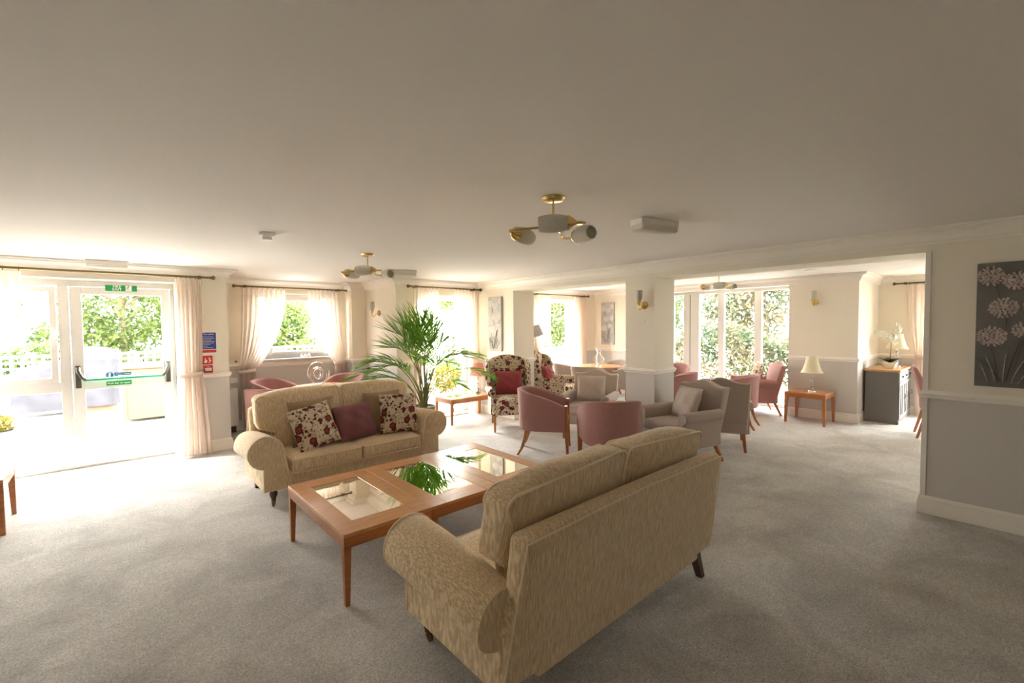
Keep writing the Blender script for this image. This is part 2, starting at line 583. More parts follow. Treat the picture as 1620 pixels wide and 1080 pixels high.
def wall(name, run, a0, a1, b0, b1, holes=(), z0=0.0, z1=CZ, mats=None, label=None):
    """wall box with rectangular holes; run='x': a is X, b (thickness) is Y. Grey paint below the dado."""
    ua = sorted(set([a0, a1] + [h[i] for h in holes for i in (0, 1)]))
    uz = sorted(set([z0, z1, DADO] + [h[i] for h in holes for i in (2, 3)]))
    uz = [z for z in uz if z0 <= z <= z1]
    solid = {}
    for i in range(len(ua) - 1):
        for k in range(len(uz) - 1):
            ca, cz = (ua[i] + ua[i + 1]) / 2, (uz[k] + uz[k + 1]) / 2
            solid[i, k] = not any(h[0] < ca < h[1] and h[2] < cz < h[3] for h in holes)
    mb = MB()
    def P(a, b, z):
        return (a, b, z) if run == 'x' else (b, a, z)
    def quad(pts, mi):
        mb.add(pts, [(0, 1, 2, 3)], False, mi)
    for (i, k), s in solid.items():
        if not s:
            continue
        A0, A1, Z0, Z1 = ua[i], ua[i + 1], uz[k], uz[k + 1]
        mi = 1 if (Z0 + Z1) / 2 < DADO else 0
        quad([P(A0, b0, Z0), P(A1, b0, Z0), P(A1, b0, Z1), P(A0, b0, Z1)], mi)
        quad([P(A1, b1, Z0), P(A0, b1, Z0), P(A0, b1, Z1), P(A1, b1, Z1)], mi)
        if not solid.get((i - 1, k)):
            quad([P(A0, b1, Z0), P(A0, b0, Z0), P(A0, b0, Z1), P(A0, b1, Z1)], mi)
        if not solid.get((i + 1, k)):
            quad([P(A1, b0, Z0), P(A1, b1, Z0), P(A1, b1, Z1), P(A1, b0, Z1)], mi)
        if not solid.get((i, k + 1)):
            quad([P(A0, b0, Z1), P(A1, b0, Z1), P(A1, b1, Z1), P(A0, b1, Z1)], 0)
        if not solid.get((i, k - 1)):
            quad([P(A0, b1, Z0), P(A1, b1, Z0), P(A1, b0, Z0), P(A0, b0, Z0)], mi)
    if run == 'y':
        mb.f = [f[::-1] for f in mb.f]
    return struct(mb.build(name, mats or [M['cream'], M['greyp']]), label)


mb = MB()
for (x0, x1, y0, y1) in ((-3.2, 5.3, -2.7, 7.22), (0.9, 3.7, 7.22, 8.3), (5.3, 10.5, -1.7, 7.1)):
    mb.box(x0, x1, y0, y1, -0.12, 0.0)
struct(mb.build('floor', M['carpet']), 'grey cut pile carpet covering the whole lounge floor')
mb = MB()
for (x0, x1, y0, y1) in ((-3.2, 5.3, -2.7, 7.25), (0.9, 3.7, 7.25, 8.36), (3.7, 5.3, 6.6, 6.95), (5.3, 10.5, -1.7, 7.1)):
    mb.box(x0, x1, y0, y1, CZ, CZ + 0.3)
struct(mb.build('ceiling', M['ceil']), 'smooth off-white painted ceiling')

wall('wall_right', 'y', -2.5, 6.8, RW, RW2, [(0.52, 3.02, -1, 2.18), (3.44, 5.66, -1, 2.18)])
wall('wall_back', 'x', -3.2, 1.14, 6.95, 7.25, [(-1.28, 0.60, -1, 2.175)])
wall('wall_recess_left', 'y', 7.25, 8.08, 0.86, 1.14)
wall('wall_garden', 'x', 0.86, 3.7, 8.08, 8.36, [(1.72, 2.94, 1.09, 2.16)])
wall('wall_pilaster', 'x', 3.15, 3.40, 7.78, 8.08)
wall('wall_recess_right', 'y', 6.95, 8.08, 3.40, 3.70)
wall('wall_palm', 'x', 3.40, RW, 6.62, 6.95, [(3.80, 4.92, 0.03, 2.12)])
wall('wall_far', 'x', RW2, BAY, 6.80, 7.10, [(6.70, 7.98, 0.45, 2.15)])
wall('wall_bay', 'y', 1.66, 7.10, BAY, 9.45, [(2.63, 5.15, -1, 2.27)])
wall('wall_alcove', 'x', 9.45, 10.5, 1.66, 1.9)
wall('wall_alcove_window', 'y', -1.5, 1.66, 10.2, 10.5, [(-0.60, 0.98, 0.03, 2.12)])
wall('wall_sunroom_near', 'x', RW2, 10.5, -1.7, -1.5)
wall('wall_left', 'y', -2.5, 6.95, -3.2, -3.0)
wall('wall_near', 'x', -3.2, RW2, -2.7, -2.5)


def sweep(name, path, prof, mat, closed=False, label=None):
    """run a moulding profile [(offset from wall, z)] along a wall line; the room lies left of the direction of travel"""
    pts = [Vector((p[0], p[1])) for p in path]
    n = len(pts)
    def nrm(a, b):
        d = (b - a).normalized()
        return Vector((-d.y, d.x))
    rows = []
    for i in range(n):
        a = pts[i - 1] if (closed or i > 0) else None
        b = pts[(i + 1) % n] if (closed or i < n - 1) else None
        if a is None:
            m = nrm(pts[i], b)
        elif b is None:
            m = nrm(a, pts[i])
        else:
            n1, n2 = nrm(a, pts[i]), nrm(pts[i], b)
            m = (n1 + n2) / max(0.2, 1 + n1.dot(n2))
        rows.append([(pts[i].x + m.x * o, pts[i].y + m.y * o, z) for o, z in prof])
    k = len(prof)
    mb = MB()
    v = [p for r in rows for p in r]
    f = []
    for i in range(n if closed else n - 1):
        a, b = i * k, ((i + 1) % n) * k
        for j in range(k):
            f.append((a + j, a + (j + 1) % k, b + (j + 1) % k, b + j))
    if not closed:
        f += [list(range(k))[::-1], list(range((n - 1) * k, n * k))]
    mb.add(v, f)
    return struct(mb.build(name, mat), label)


def arc(cx, cz, r, a0, a1, n=5):
    return [(cx + r * math.cos(math.radians(a0 + (a1 - a0) * i / n)), cz + r * math.sin(math.radians(a0 + (a1 - a0) * i / n))) for i in range(n + 1)]


# cornice: small fillet, concave cove, fillet
CORN = [(0, CZ - 0.13), (0.012, CZ - 0.13), (0.016, CZ - 0.112), (0.028, CZ - 0.108)] + \
       [(0.098 - 0.07 * math.cos(math.radians(a)), CZ - 0.108 + 0.072 * math.sin(math.radians(a))) for a in (15, 35, 55, 75, 90)] + \
       [(0.102, CZ - 0.022), (0.115, CZ - 0.018), (0.115, CZ), (0, CZ)]
MAIN = [(RW, -2.5), (RW, 6.62), (3.40, 6.62), (3.40, 7.78), (3.15, 7.78), (3.15, 8.08), (1.14, 8.08), (1.14, 6.95), (-3.0, 6.95), (-3.0, -2.5)]
SUNR = [(RW2, -1.5), (10.2, -1.5), (10.2, 1.66), (BAY, 1.66), (BAY, 6.8), (RW2, 6.8)]
sweep('trim_1', MAIN, CORN, M['trim'], True, 'white coved cornice around the lounge ceiling')
sweep('trim_2', SUNR, CORN, M['trim'], True, 'white coved cornice around the sun room ceiling')
BASE = [(0, 0), (0.020, 0), (0.020, 0.105), (0.015, 0.112), (0.015, 0.118), (0.018, 0.124), (0.008, 0.15), (0, 0.15)]
RAIL = [(0, DADO - 0.03), (0.012, DADO - 0.03), (0.016, DADO - 0.022), (0.016, DADO - 0.012), (0.024, DADO - 0.004), (0.028, DADO + 0.010), (0.016, DADO + 0.022), (0.010, DADO + 0.034), (0, DADO + 0.036)]
RUNS = {
    'right': [(-1.28, 6.95), (-3.0, 6.95), (-3.0, -2.5), (RW, -2.5), (RW, 0.52), (RW2, 0.52), (RW2, -1.5), (10.2, -1.5), (10.2, -0.60)],
    'alcove': [(10.2, 0.98), (10.2, 1.66), (BAY, 1.66), (BAY, 2.63)],
    'far': [(BAY, 5.15), (BAY, 6.8), (RW2, 6.8), (RW2, 5.66), (RW, 5.66), (RW, 6.62), (4.92, 6.62)],
    'garden': [(3.80, 6.62), (3.40, 6.62), (3.40, 7.78), (3.15, 7.78), (3.15, 8.08), (1.14, 8.08), (1.14, 6.95), (0.60, 6.95)],
}
for side, p in RUNS.items():
    sweep('baseboard_' + side, p, BASE, M['trim'])
n_t = 3
for side, p in RUNS.items():
    if side == 'far':
        sweep('trim_%d' % n_t, [(BAY, 5.15), (BAY, 6.8), (7.98, 6.8)], RAIL, M['trim']); n_t += 1
        p = [(6.70, 6.8)] + p[2:]
    sweep('trim_%d' % n_t, p, RAIL, M['trim']); n_t += 1
PIL = [(RW, 3.02), (RW, 3.44), (RW2, 3.44), (RW2, 3.02)]
sweep('baseboard_pillar', PIL, BASE, M['trim'], True)
sweep('trim_%d' % n_t, PIL, RAIL, M['trim'], True); n_t += 1
# bead down the near corner of the wide opening
struct(MB().box(RW - 0.008, RW + 0.03, 0.49, 0.524, 0.15, 2.18).build('trim_%d' % n_t, M['trim']), 'white corner bead on the edge of the wide opening'); n_t += 1


# ------------------------------------------------------------------ windows and the fire exit door
def wframe(mb, run, b0, b1, u0, u1, z0, z1, w):
    """rectangular frame of four members"""
    def bx(a0, a1, c0, c1):
        if run == 'x':
            mb.box(a0, a1, b0, b1, c0, c1)
        else:
            mb.box(b0, b1, a0, a1, c0, c1)
    bx(u0, u0 + w, z0, z1); bx(u1 - w, u1, z0, z1); bx(u0 + w, u1 - w, z0, z0 + w); bx(u0 + w, u1 - w, z1 - w, z1)


def pane(parent, run, b, u0, u1, z0, z1, name='pane'):
    mb = MB()
    if run == 'x':
        mb.box(u0, u1, b - 0.004, b + 0.004, z0, z1)
    else:
        mb.box(b - 0.004, b + 0.004, u0, u1, z0, z1)
    return mb.build(name, M['glass'], parent)


# window_1: side light left of the fire door, door_1: the fire door
DY = 7.20
mb = MB()
mb.box(-1.28, -1.21, DY, DY + 0.07, 0, 2.175); mb.box(-1.21, 0.60, DY, DY + 0.07, 2.105, 2.175)
mb.box(-0.455, -0.365, DY, DY + 0.07, 0.0, 2.105); mb.box(0.56, 0.60, DY, DY + 0.07, 0, 2.105)
mb.box(-1.21, -0.455, DY, DY + 0.07, 0.0, 0.115); mb.box(-1.21, -0.455, DY, DY + 0.07, 0.895, 1.01)
mb.box(-0.365, 0.56, DY, DY + 0.09, 0.0, 0.022)
w1 = struct(mb.build('window_1', M['upvc'], bevel=0.004), 'white framed side light beside the fire exit door')
pane(w1, 'x', DY + 0.035, -1.21, -0.455, 0.115, 0.895)
mb = MB(); wframe(mb, 'x', DY - 0.012, DY + 0.05, -1.21, -0.47, 1.01, 2.09, 0.055)
sash = mb.build('opening_sash', M['upvc'], w1, bevel=0.004)
pane(sash, 'x', DY + 0.02, -1.155, -0.525, 1.065, 2.035)
MB().box(-0.485, -0.470, DY - 0.045, DY - 0.012, 1.50, 1.60).build('sash_handle', M['white'], w1, bevel=0.004)
mb = MB()
D0, D1 = -0.358, 0.555
mb.box(D0, D0 + 0.10, DY - 0.008, DY + 0.05, 0.03, 2.098); mb.box(D1 - 0.085, D1, DY - 0.008, DY + 0.05, 0.03, 2.098)
mb.box(D0 + 0.10, D1 - 0.085, DY - 0.008, DY + 0.05, 0.03, 0.125); mb.box(D0 + 0.10, D1 - 0.085, DY - 0.008, DY + 0.05, 0.905, 1.015)
mb.box(D0 + 0.10, D1 - 0.085, DY - 0.008, DY + 0.05, 2.015, 2.098)
door = struct(mb.build('door_1', M['upvc'], bevel=0.004), 'white half glazed fire exit door with green push bar')
pane(door, 'x', DY + 0.02, D0 + 0.10, D1 - 0.085, 0.125, 0.905); pane(door, 'x', DY + 0.02, D0 + 0.10, D1 - 0.085, 1.015, 2.015)
for x in (-0.312, 0.512):
    h = MB().box(x - 0.024, x + 0.024, DY - 0.045, DY - 0.008, 0.93, 1.19)
    h.build('bar_housing', M['gunmetal'], door, bevel=0.008)
    s = 1 if x < 0 else -1
    MB().tube([(x, DY - 0.055, 1.165), (x, DY - 0.085, 1.13), (x + s * 0.03, DY - 0.105, 1.06), (x + s * 0.065, DY - 0.11, 1.025)], [0.022, 0.02, 0.017, 0.018], 10).build('bar_arm', M['gunmetal'], door)
MB().tube([(-0.25, DY - 0.11, 1.025), (0.45, DY - 0.11, 1.025)], 0.016, 14).build('push_bar', M['green'], door)


def text(s, size, loc, mat, parent, rz=0, name='lettering', sx=1.0):
    cu = bpy.data.curves.new(name, 'FONT')
    cu.body = s; cu.size = size; cu.align_x = 'CENTER'; cu.align_y = 'CENTER'; cu.resolution_u = 2
    cu.offset = size * 0.012
    tmp = bpy.data.objects.new(name, cu)
    me = bpy.data.meshes.new_from_object(tmp)
    bpy.data.objects.remove(tmp); bpy.data.curves.remove(cu)
    me.materials.clear(); me.materials.append(mat)
    R = Matrix.Rotation(math.radians(rz), 4, 'Z') @ Matrix.Rotation(PI / 2, 4, 'X') @ Matrix.Diagonal((sx, 1, 1, 1))
    me.transform(Matrix.Translation(loc) @ R)
    o = bpy.data.objects.new(name, me); COL.objects.link(o)
    o.parent = parent
    return o


# stickers on the door are its parts
st = MB().box(-0.075, 0.155, DY - 0.0105, DY - 0.008, 0.935, 0.985).build('push_bar_sticker', M['signgreen'], door)
text('Push bar to open', 0.030, (0.04, DY - 0.012, 0.960), M['print'], st)
st = MB().box(0.0, 0.155, DY + 0.0145, DY + 0.0158, 1.045, 1.085).build('alarm_sticker', M['stickerblue'], door)
text('This door is alarmed', 0.0155, (0.0775, DY + 0.013, 1.065), M['print'], st)
mb = MB(); mb.lathe([(0.034, 0), (0.034, 0.0015)], 24, (-0.043, DY + 0.0142, 1.058), 'y')
st = mb.build('round_sticker', M['stickerblue'], door)
mb = MB(); mb.prism([(-0.051, 1.036), (-0.035, 1.036), (-0.035, 1.062), (-0.031, 1.075), (-0.039, 1.084), (-0.049, 1.082), (-0.053, 1.07)], 'y', DY + 0.012, DY + 0.0138)
mb.build('symbol', M['print'], st)
# sign over the door
sg = thing('fire_exit_sign', 'green FIRE EXIT sign with running figure above the door', 'sign', (0.096, DY - 0.009, 2.097))
MB().box(-0.145, 0.145, -0.006, 0.0, -0.035, 0.035).build('board', M['signgreen'], sg)
text('FIRE', 0.040, (-0.04, -0.0075, 0.017), M['print'], sg, sx=1.05)
text('EXIT', 0.040, (-0.04, -0.0075, -0.017), M['print'], sg, sx=1.05)
MB().box(0.038, 0.094, -0.0072, -0.006, -0.032, 0.032).build('doorway_symbol', M['print'], sg)
mb = MB(); k = 0.066
mb.tube([(k, -0.008, 0.018), (k - 0.006, -0.008, 0.002), (k - 0.010, -0.008, -0.006)], 0.005, 6, flat=0.3)
mb.tube([(k - 0.009, -0.008, -0.004), (k + 0.006, -0.008, -0.015), (k + 0.012, -0.008, -0.03)], 0.0035, 6, flat=0.3)
mb.tube([(k - 0.009, -0.008, -0.005), (k - 0.014, -0.008, -0.018), (k - 0.026, -0.008, -0.018)], 0.0035, 6, flat=0.3)
mb.tube([(k - 0.001, -0.008, 0.015), (k - 0.017, -0.008, 0.012), (k - 0.02, -0.008, 0.003)], 0.003, 6, flat=0.3)
mb.tube([(k, -0.008, 0.014), (k + 0.012, -0.008, 0.004), (k + 0.02, -0.008, 0.006)], 0.003, 6, flat=0.3)
mb.lathe([(0.0055, -0.0085), (0.0055, -0.0072)], 12, (k + 0.004, 0, 0.026), 'y')
mb.build('running_figure', M['printdark'], sg)

# window_2 over the garden, window_3 behind the palm, window_4 by the round table, window_5 bay, window_6 alcove
def window(name, run, b0, b1, u0, u1, z0, z1, w, mull=(), trans=(), label=None, sash_i=()):
    mb = MB()
    wframe(mb, run, b0, b1, u0, u1, z0, z1, w)
    def bx(a0, a1, c0, c1):
        mb.box(a0, a1, b0, b1, c0, c1) if run == 'x' else mb.box(b0, b1, a0, a1, c0, c1)
    xs = [u0 + w] + [q for mm in mull for q in (mm[0], mm[1])] + [u1 - w]
    for mm in mull:
        bx(mm[0], mm[1], z0 + w, z1 - w)
    cells = [(xs[2 * i], xs[2 * i + 1]) for i in range(len(xs) // 2)]
    o = struct(mb.build(name, M['upvc'], bevel=0.004), label)
    bm = (b0 + b1) / 2
    for i, (c0, c1) in enumerate(cells):
        if i in sash_i:
            s = MB(); wframe(s, run, b0 - 0.015, b1 - 0.01, c0, c1, z0 + w, z1 - w, 0.05)
            so = s.build('opening_sash', M['upvc'], o, bevel=0.004)
            pane(so, run, bm, c0 + 0.05, c1 - 0.05, z0 + w + 0.05, z1 - w - 0.05)
        else:
            zs = [z0 + w] + [q for t in trans for q in (t - 0.03, t + 0.03)] + [z1 - w]
            for k in range(len(zs) // 2):
                pane(o, run, bm, c0, c1, zs[2 * k], zs[2 * k + 1])
            for t in trans:
                q = MB()
                q.box(c0, c1, b0, b1, t - 0.03, t + 0.03) if run == 'x' else q.box(b0, b1, c0, c1, t - 0.03, t + 0.03)
                q.build('glazing_bar', M['upvc'], o, bevel=0.003)
    return o


w2 = window('window_2', 'x', 8.20, 8.27, 1.72, 2.94, 1.09, 2.16, 0.06, [(1.86, 1.92), (2.74, 2.80)], label='white window above the dado looking onto the garden hedge', sash_i=(1,))
struct(MB().box(1.66, 3.0, 8.03, 8.22, 1.06, 1.09).build('trim_20', M['upvc'], bevel=0.006), 'white window board under the garden window')
window('window_3', 'x', 6.82, 6.89, 3.80, 4.92, 0.03, 2.12, 0.07, [], [], label='tall white window behind the palm')
w4 = window('window_4', 'x', 6.98, 7.05, 6.70, 7.98, 0.45, 2.15, 0.06, [(7.30, 7.38)], [1.05], label='white casement window behind the round table')
w5 = window('window_5', 'y', 9.32, 9.40, 2.63, 5.15, 0.0, 2.27, 0.06, [(3.28, 3.41), (3.99, 4.11), (4.51, 4.86)], label='full height white glazed bay window of the sun room')
MB().box(9.318, 9.32, 4.70, 4.715, 0.06, 2.21).build('gasket_line', M['gunmetal'], w5)
window('window_6', 'y', 10.36, 10.43, -0.60, 0.98, 0.03, 2.12, 0.07, [(0.15, 0.23)], label='tall white window at the alcove end')

# ================================================================== furniture
def arm_profile(xi, xo, z0, cx, cz, r, a0=172, a1=-62, n=14):
    """rolled arm section in (x,z): xi inner face, xo outer panel, roll of radius r"""
    return [(xi, z0)] + [(cx + r * math.cos(math.radians(a0 + (a1 - a0) * i / n)), cz + r * math.sin(math.radians(a0 + (a1 - a0) * i / n))) for i in range(n + 1)] + [(xo, cz - r * 1.02), (xo, z0)]


def rolled_arm(parent, side, prof, y0, y1, mat, pipe=None, drop=0.05, shrink=0.85, cz=0.5, cx=0.0, name='arm'):
    """arm extruded from y0 (front) to y1; the roll sinks and narrows a little toward the back"""
    mb = MB()
    rows = 9
    n = len(prof)
    def pt(i, j):
        t = i / (rows - 1)
        x, z = prof[j]
        if z > cz - 0.2:
            w = min(1, (z - (cz - 0.2)) / 0.2)
            x = cx + (x - cx) * (1 - (1 - shrink) * t * w)
            z = z - drop * t * t * w
        y = y0 + (y1 - y0) * t
        return (side * x, y, z)
    ins = 0.012
    cxm = sum(p[0] for p in prof) / n; czm = sum(p[1] for p in prof) / n
    v = [(side * (cxm + (p[0] - cxm) * 0.93), y0 - ins, czm + (p[1] - czm) * 0.95) for p in prof]
    v += [pt(i, j) for i in range(rows) for j in range(n)]
    f = [list(range(n))]
    for i in range(rows):
        for j in range(n):
            f.append((i * n + j, i * n + (j + 1) % n, (i + 1) * n + (j + 1) % n, (i + 1) * n + j)[::-1])
    f.append(list(range(rows * n, (rows + 1) * n))[::-1])
    if side < 0:
        f = [list(q)[::-1] for q in f]
    # orientation fix: profile runs clockwise seen from the front for the right arm
    mb.add(v, [list(q)[::-1] for q in f], True)
    o = mb.build(name, mat, parent, sharp=50)
    if pipe:
        pts = [(side * p[0], y0 + 0.002, p[1]) for p in prof]
        MB().tube(pts, 0.006, 6).build('piping', pipe, o)
    return o


def rrect(w, h, r, n=4):
    pts = []
    for (cx, cy, a) in ((w - r, h - r, 0), (-w + r, h - r, 90), (-w + r, -h + r, 180), (w - r, -h + r, 270)):
        for i in range(n + 1):
            t = math.radians(a + 90 * i / n)
            pts.append((cx + r * math.cos(t), cy + r * math.sin(t)))
    return pts


def sofa(label, loc, rz):
    t = thing('two_seat_sofa', label, 'sofa', loc, rz, 'beige two seat sofas')
    F, PP = M['sofa'], M['sofa_pipe']
    mb = MB()
    mb.softbox((0, 0.40, 0.225), (0.70, 0.375, 0.075), 0.02, inner=6)
    mb.build('base', F, t)
    for s in (-1, 1):
        rolled_arm(t, s, arm_profile(0.66, 0.885, 0.165, 0.862, 0.512, 0.142), 0.012, 0.745, F, PP, 0.07, 0.88, 0.512, 0.84)
    # back frame: slab tilted backwards, softly rounded at the top
    def tilt(p):
        k = (p[2] - 0.17) / 0.64
        return (p[0] * (1.0 + 0.062 * max(0, min(1, (0.62 - k) / 0.25))), p[1] + 0.095 * k, p[2])
    b = MB().softbox((0, 0.71, 0.485), (0.835, 0.055, 0.325), 0.035, (0, 0.004, 0.012), 8, warp=tilt).build('back', F, t)
    loop = []
    for sx, z in [(-0.83, 0.20), (-0.832, 0.5), (-0.825, 0.79), (0, 0.812), (0.825, 0.79), (0.832, 0.5), (0.83, 0.20)]:
        loop.append(tilt((sx, 0.762, z)))
    MB().tube(loop, 0.005, 6).build('piping', PP, b)
    for s in (-1, 1):
        c = MB().softbox((s * 0.331, 0.27, 0.355), (0.327, 0.30, 0.066), 0.035, (0.0, 0.008, 0.014), 6).build('seat_cushion', F, t)
        for z in (0.296, 0.414):
            MB().tube([(s * 0.331 + x, 0.27 + y, z) for x, y in rrect(0.322, 0.296, 0.035)], 0.005, 6, True).build('piping', PP, c)
        # back cushion, narrower where it drops between the arms
        def lean(p, s=s):
            k = (p[2] - 0.42) / 0.56
            x = p[0]
            lim = 0.665 + 0.165 * max(0, min(1, (p[2] - 0.60) / 0.05))
            if abs(x) > lim:
                x = math.copysign(lim, x)
            ed = max(0, (abs(x) - 0.45) / 0.38)
            return (x, p[1] + 0.12 * k, p[2] - 0.055 * ed * ed * max(0, k))
        c = MB().softbox((s * 0.412, 0.545, 0.70), (0.408, 0.085, 0.275), 0.036, (0.004, 0.020, 0.014), 8, warp=lean).build('back_cushion', F, t)
        for y in (0.47, 0.622):
            pts = [lean((s * 0.412 + x, y, 0.70 + z)) for x, z in rrect(0.404, 0.272, 0.045, 5)]
            MB().tube(pts, 0.0075, 6, True).build('piping', PP, c)
        lg = MB().lathe([(0.022, 0.165), (0.030, 0.150), (0.034, 0.125), (0.028, 0.100), (0.018, 0.080), (0.020, 0.068), (0.014, 0.060)], 16, (s * 0.80, 0.07, 0)).build('front_leg', M['darkwood'], t)
        w = MB(); w.lathe([(0.016, 0.045), (0.018, 0.06), (0.016, 0.072)], 12, (s * 0.80, 0.07, 0)); w.lathe([(0.018, -0.010), (0.024, -0.006), (0.024, 0.006), (0.018, 0.010)], 16, (s * 0.80, 0.09, 0.024), 'x')
        w.box(s * 0.80 - 0.014, s * 0.80 + 0.014, 0.072, 0.09, 0.024, 0.05)
        w.build('castor', M['bronze'], lg)
        MB().frustum((s * 0.775, 0.70, 0.19), (0.062, 0.058), (s * 0.79, 0.745, 0.0), (0.040, 0.042)).build('rear_leg', M['darkwood'], t, bevel=0.003)
    return t


sofa_a = sofa('beige two seat sofa facing the camera with five scatter cushions on it', (1.83, 4.33, 0), 0)
sofa_b = sofa('beige two seat sofa seen from behind in the foreground, bare of scatter cushions', (1.965, 2.06, 0), 180)


def pillow_mesh(w, h, th, n=14):
    mb = MB()
    for sgn in (1, -1):
        def fn(u, v, sgn=sgn):
            a, b = 2 * u - 1, 2 * v - 1
            e = (1 - abs(a) ** 2.6) * (1 - abs(b) ** 2.6)
            pinch = 1 - 0.055 * (1 - abs(a * b)) * (abs(a) ** 4 + abs(b) ** 4)
            wr = 0.012 * math.sin(7 * a + 3 * b) * math.sin(5 * b) * e
            return (a * w / 2 * pinch, sgn * (th / 2 * max(0, e) ** 0.55 + wr + 0.001), b * h / 2 * pinch)
        mb.grid(fn, n, n)
        if sgn > 0:
            k = len(mb.f)
            mb.f[:k] = [q[::-1] for q in mb.f[:k]]
    return mb


def pillow(name, label, mat, loc, tilt, yaw, roll, w=0.42, h=0.42, th=0.15, group=None, cat='cushion'):
    o = pillow_mesh(w, h, th).build(name, mat)
    R = Matrix.Rotation(math.radians(yaw), 4, 'Z') @ Matrix.Rotation(math.radians(tilt), 4, 'X') @ Matrix.Rotation(math.radians(roll), 4, 'Y')
    o.matrix_world = Matrix.Translation(loc) @ R
    tag(o, label, cat, group)
    return o


G = 'scatter cushions on the sofa'
# ------------------------------------------------------------------ coffee tables
def coffee_table(loc, label):
    t = thing('coffee_table', label, 'table', loc, 0, 'cherry coffee tables in a row')
    W, D, H = 0.583, 1.09, 0.425
    a, b = W / 2, D / 2
    fw = 0.115
    tp = M['cherry_top']
    for (x0, x1, y0, y1) in ((-a, -a + fw, -b, b), (a - fw, a, -b, b), (-a + fw + 0.0008, a - fw - 0.0008, -b, -b + fw + 0.05), (-a + fw + 0.0008, a - fw - 0.0008, b - fw - 0.05, b)):
        MB().box(x0, x1, y0, y1, H - 0.022, H).build('top_board', tp, t, bevel=0.002)
    MB().box(-a + fw - 0.005, a - fw + 0.005, -b + fw + 0.045, b - fw - 0.045, H - 0.012, H - 0.003).build('glass_inset', M['mirror'], t)
    for (x0, x1, y0, y1) in ((-a + 0.03, a - 0.03, -b + 0.002, -b + 0.02), (-a + 0.03, a - 0.03, b - 0.02, b - 0.002), (-a + 0.002, -a + 0.02, -b + 0.03, b - 0.03), (a - 0.02, a - 0.002, -b + 0.03, b - 0.03)):
        MB().box(x0, x1, y0, y1, H - 0.085, H - 0.0222).build('apron', M['cherry'], t, bevel=0.002)
    for sx in (-1, 1):
        for sy in (-1, 1):
            MB().frustum((sx * (a - 0.024), sy * (b - 0.024), H - 0.0222), (0.046, 0.046), (sx * (a - 0.018), sy * (b - 0.018), 0), (0.028, 0.028)).build('leg', M['cherry'], t, bevel=0.002)
    return t


ct0 = coffee_table((1.2385, 3.076, 0), 'cherry coffee table with glass inset, leftmost of the three in a row')
copy_tree(ct0, (1.8225, 3.076, 0), 0, 'middle cherry coffee table of three, its glass reflecting the palm')
copy_tree(ct0, (2.4065, 3.076, 0), 0, 'cherry coffee table of the row nearest the pink tub chairs')


def side_table(label, loc, W, D, H, mat, top, rz=0, glass=False, lw=0.05):
    t = thing('side_table', label, 'table', loc, rz)
    a, b = W / 2, D / 2
    if glass:
        for (x0, x1, y0, y1) in ((-a, -a + 0.09, -b, b), (a - 0.09, a, -b, b), (-a + 0.0905, a - 0.0905, -b, -b + 0.09), (-a + 0.0905, a - 0.0905, b - 0.09, b)):
            MB().box(x0, x1, y0, y1, H - 0.022, H).build('top_board', top, t, bevel=0.002)
        MB().box(-a + 0.088, a - 0.088, -b + 0.088, b - 0.088, H - 0.012, H - 0.003).build('glass_inset', M['mirror'], t)
    else:
        MB().box(-a, a, -b, b, H - 0.022, H).build('top', top, t, bevel=0.003)
    for (x0, x1, y0, y1) in ((-a + 0.03, a - 0.03, -b + 0.002, -b + 0.02), (-a + 0.03, a - 0.03, b - 0.02, b - 0.002), (-a + 0.002, -a + 0.02, -b + 0.03, b - 0.03), (a - 0.02, a - 0.002, -b + 0.03, b - 0.03)):
        MB().box(x0, x1, y0, y1, H - 0.085, H - 0.0222).build('apron', mat, t, bevel=0.002)
    for sx in (-1, 1):
        for sy in (-1, 1):
            MB().frustum((sx * (a - lw / 2), sy * (b - lw / 2), H - 0.0222), (lw, lw), (sx * (a - lw / 2 + 0.008), sy * (b - lw / 2 + 0.008), 0), (lw * 0.6, lw * 0.6)).build('leg', mat, t, bevel=0.002)
    return t


side_table('low cherry table with glass inset standing before the palm window', (4.50, 6.26, 0), 0.95, 0.50, 0.42, M['cherry'], M['cherry_top'], 0, True)
side_table('small oblong cherry table against the sun room wall under a lamp', (8.36, 2.21, 0), 0.56, 0.56, 0.50, M['cherry'], M['cherry_top'], 0)
side_table('cherry table cut off by the left edge of the picture', (-0.97, 5.55, 0), 0.58, 0.58, 0.44, M['cherry'], M['cherry_top'], 0, True)
TUBT = side_table('little square cherry table between the grey armchairs and tub chairs', (4.78, 3.33, 0), 0.40, 0.40, 0.60, M['cherry'], M['cherry_top'], 20)


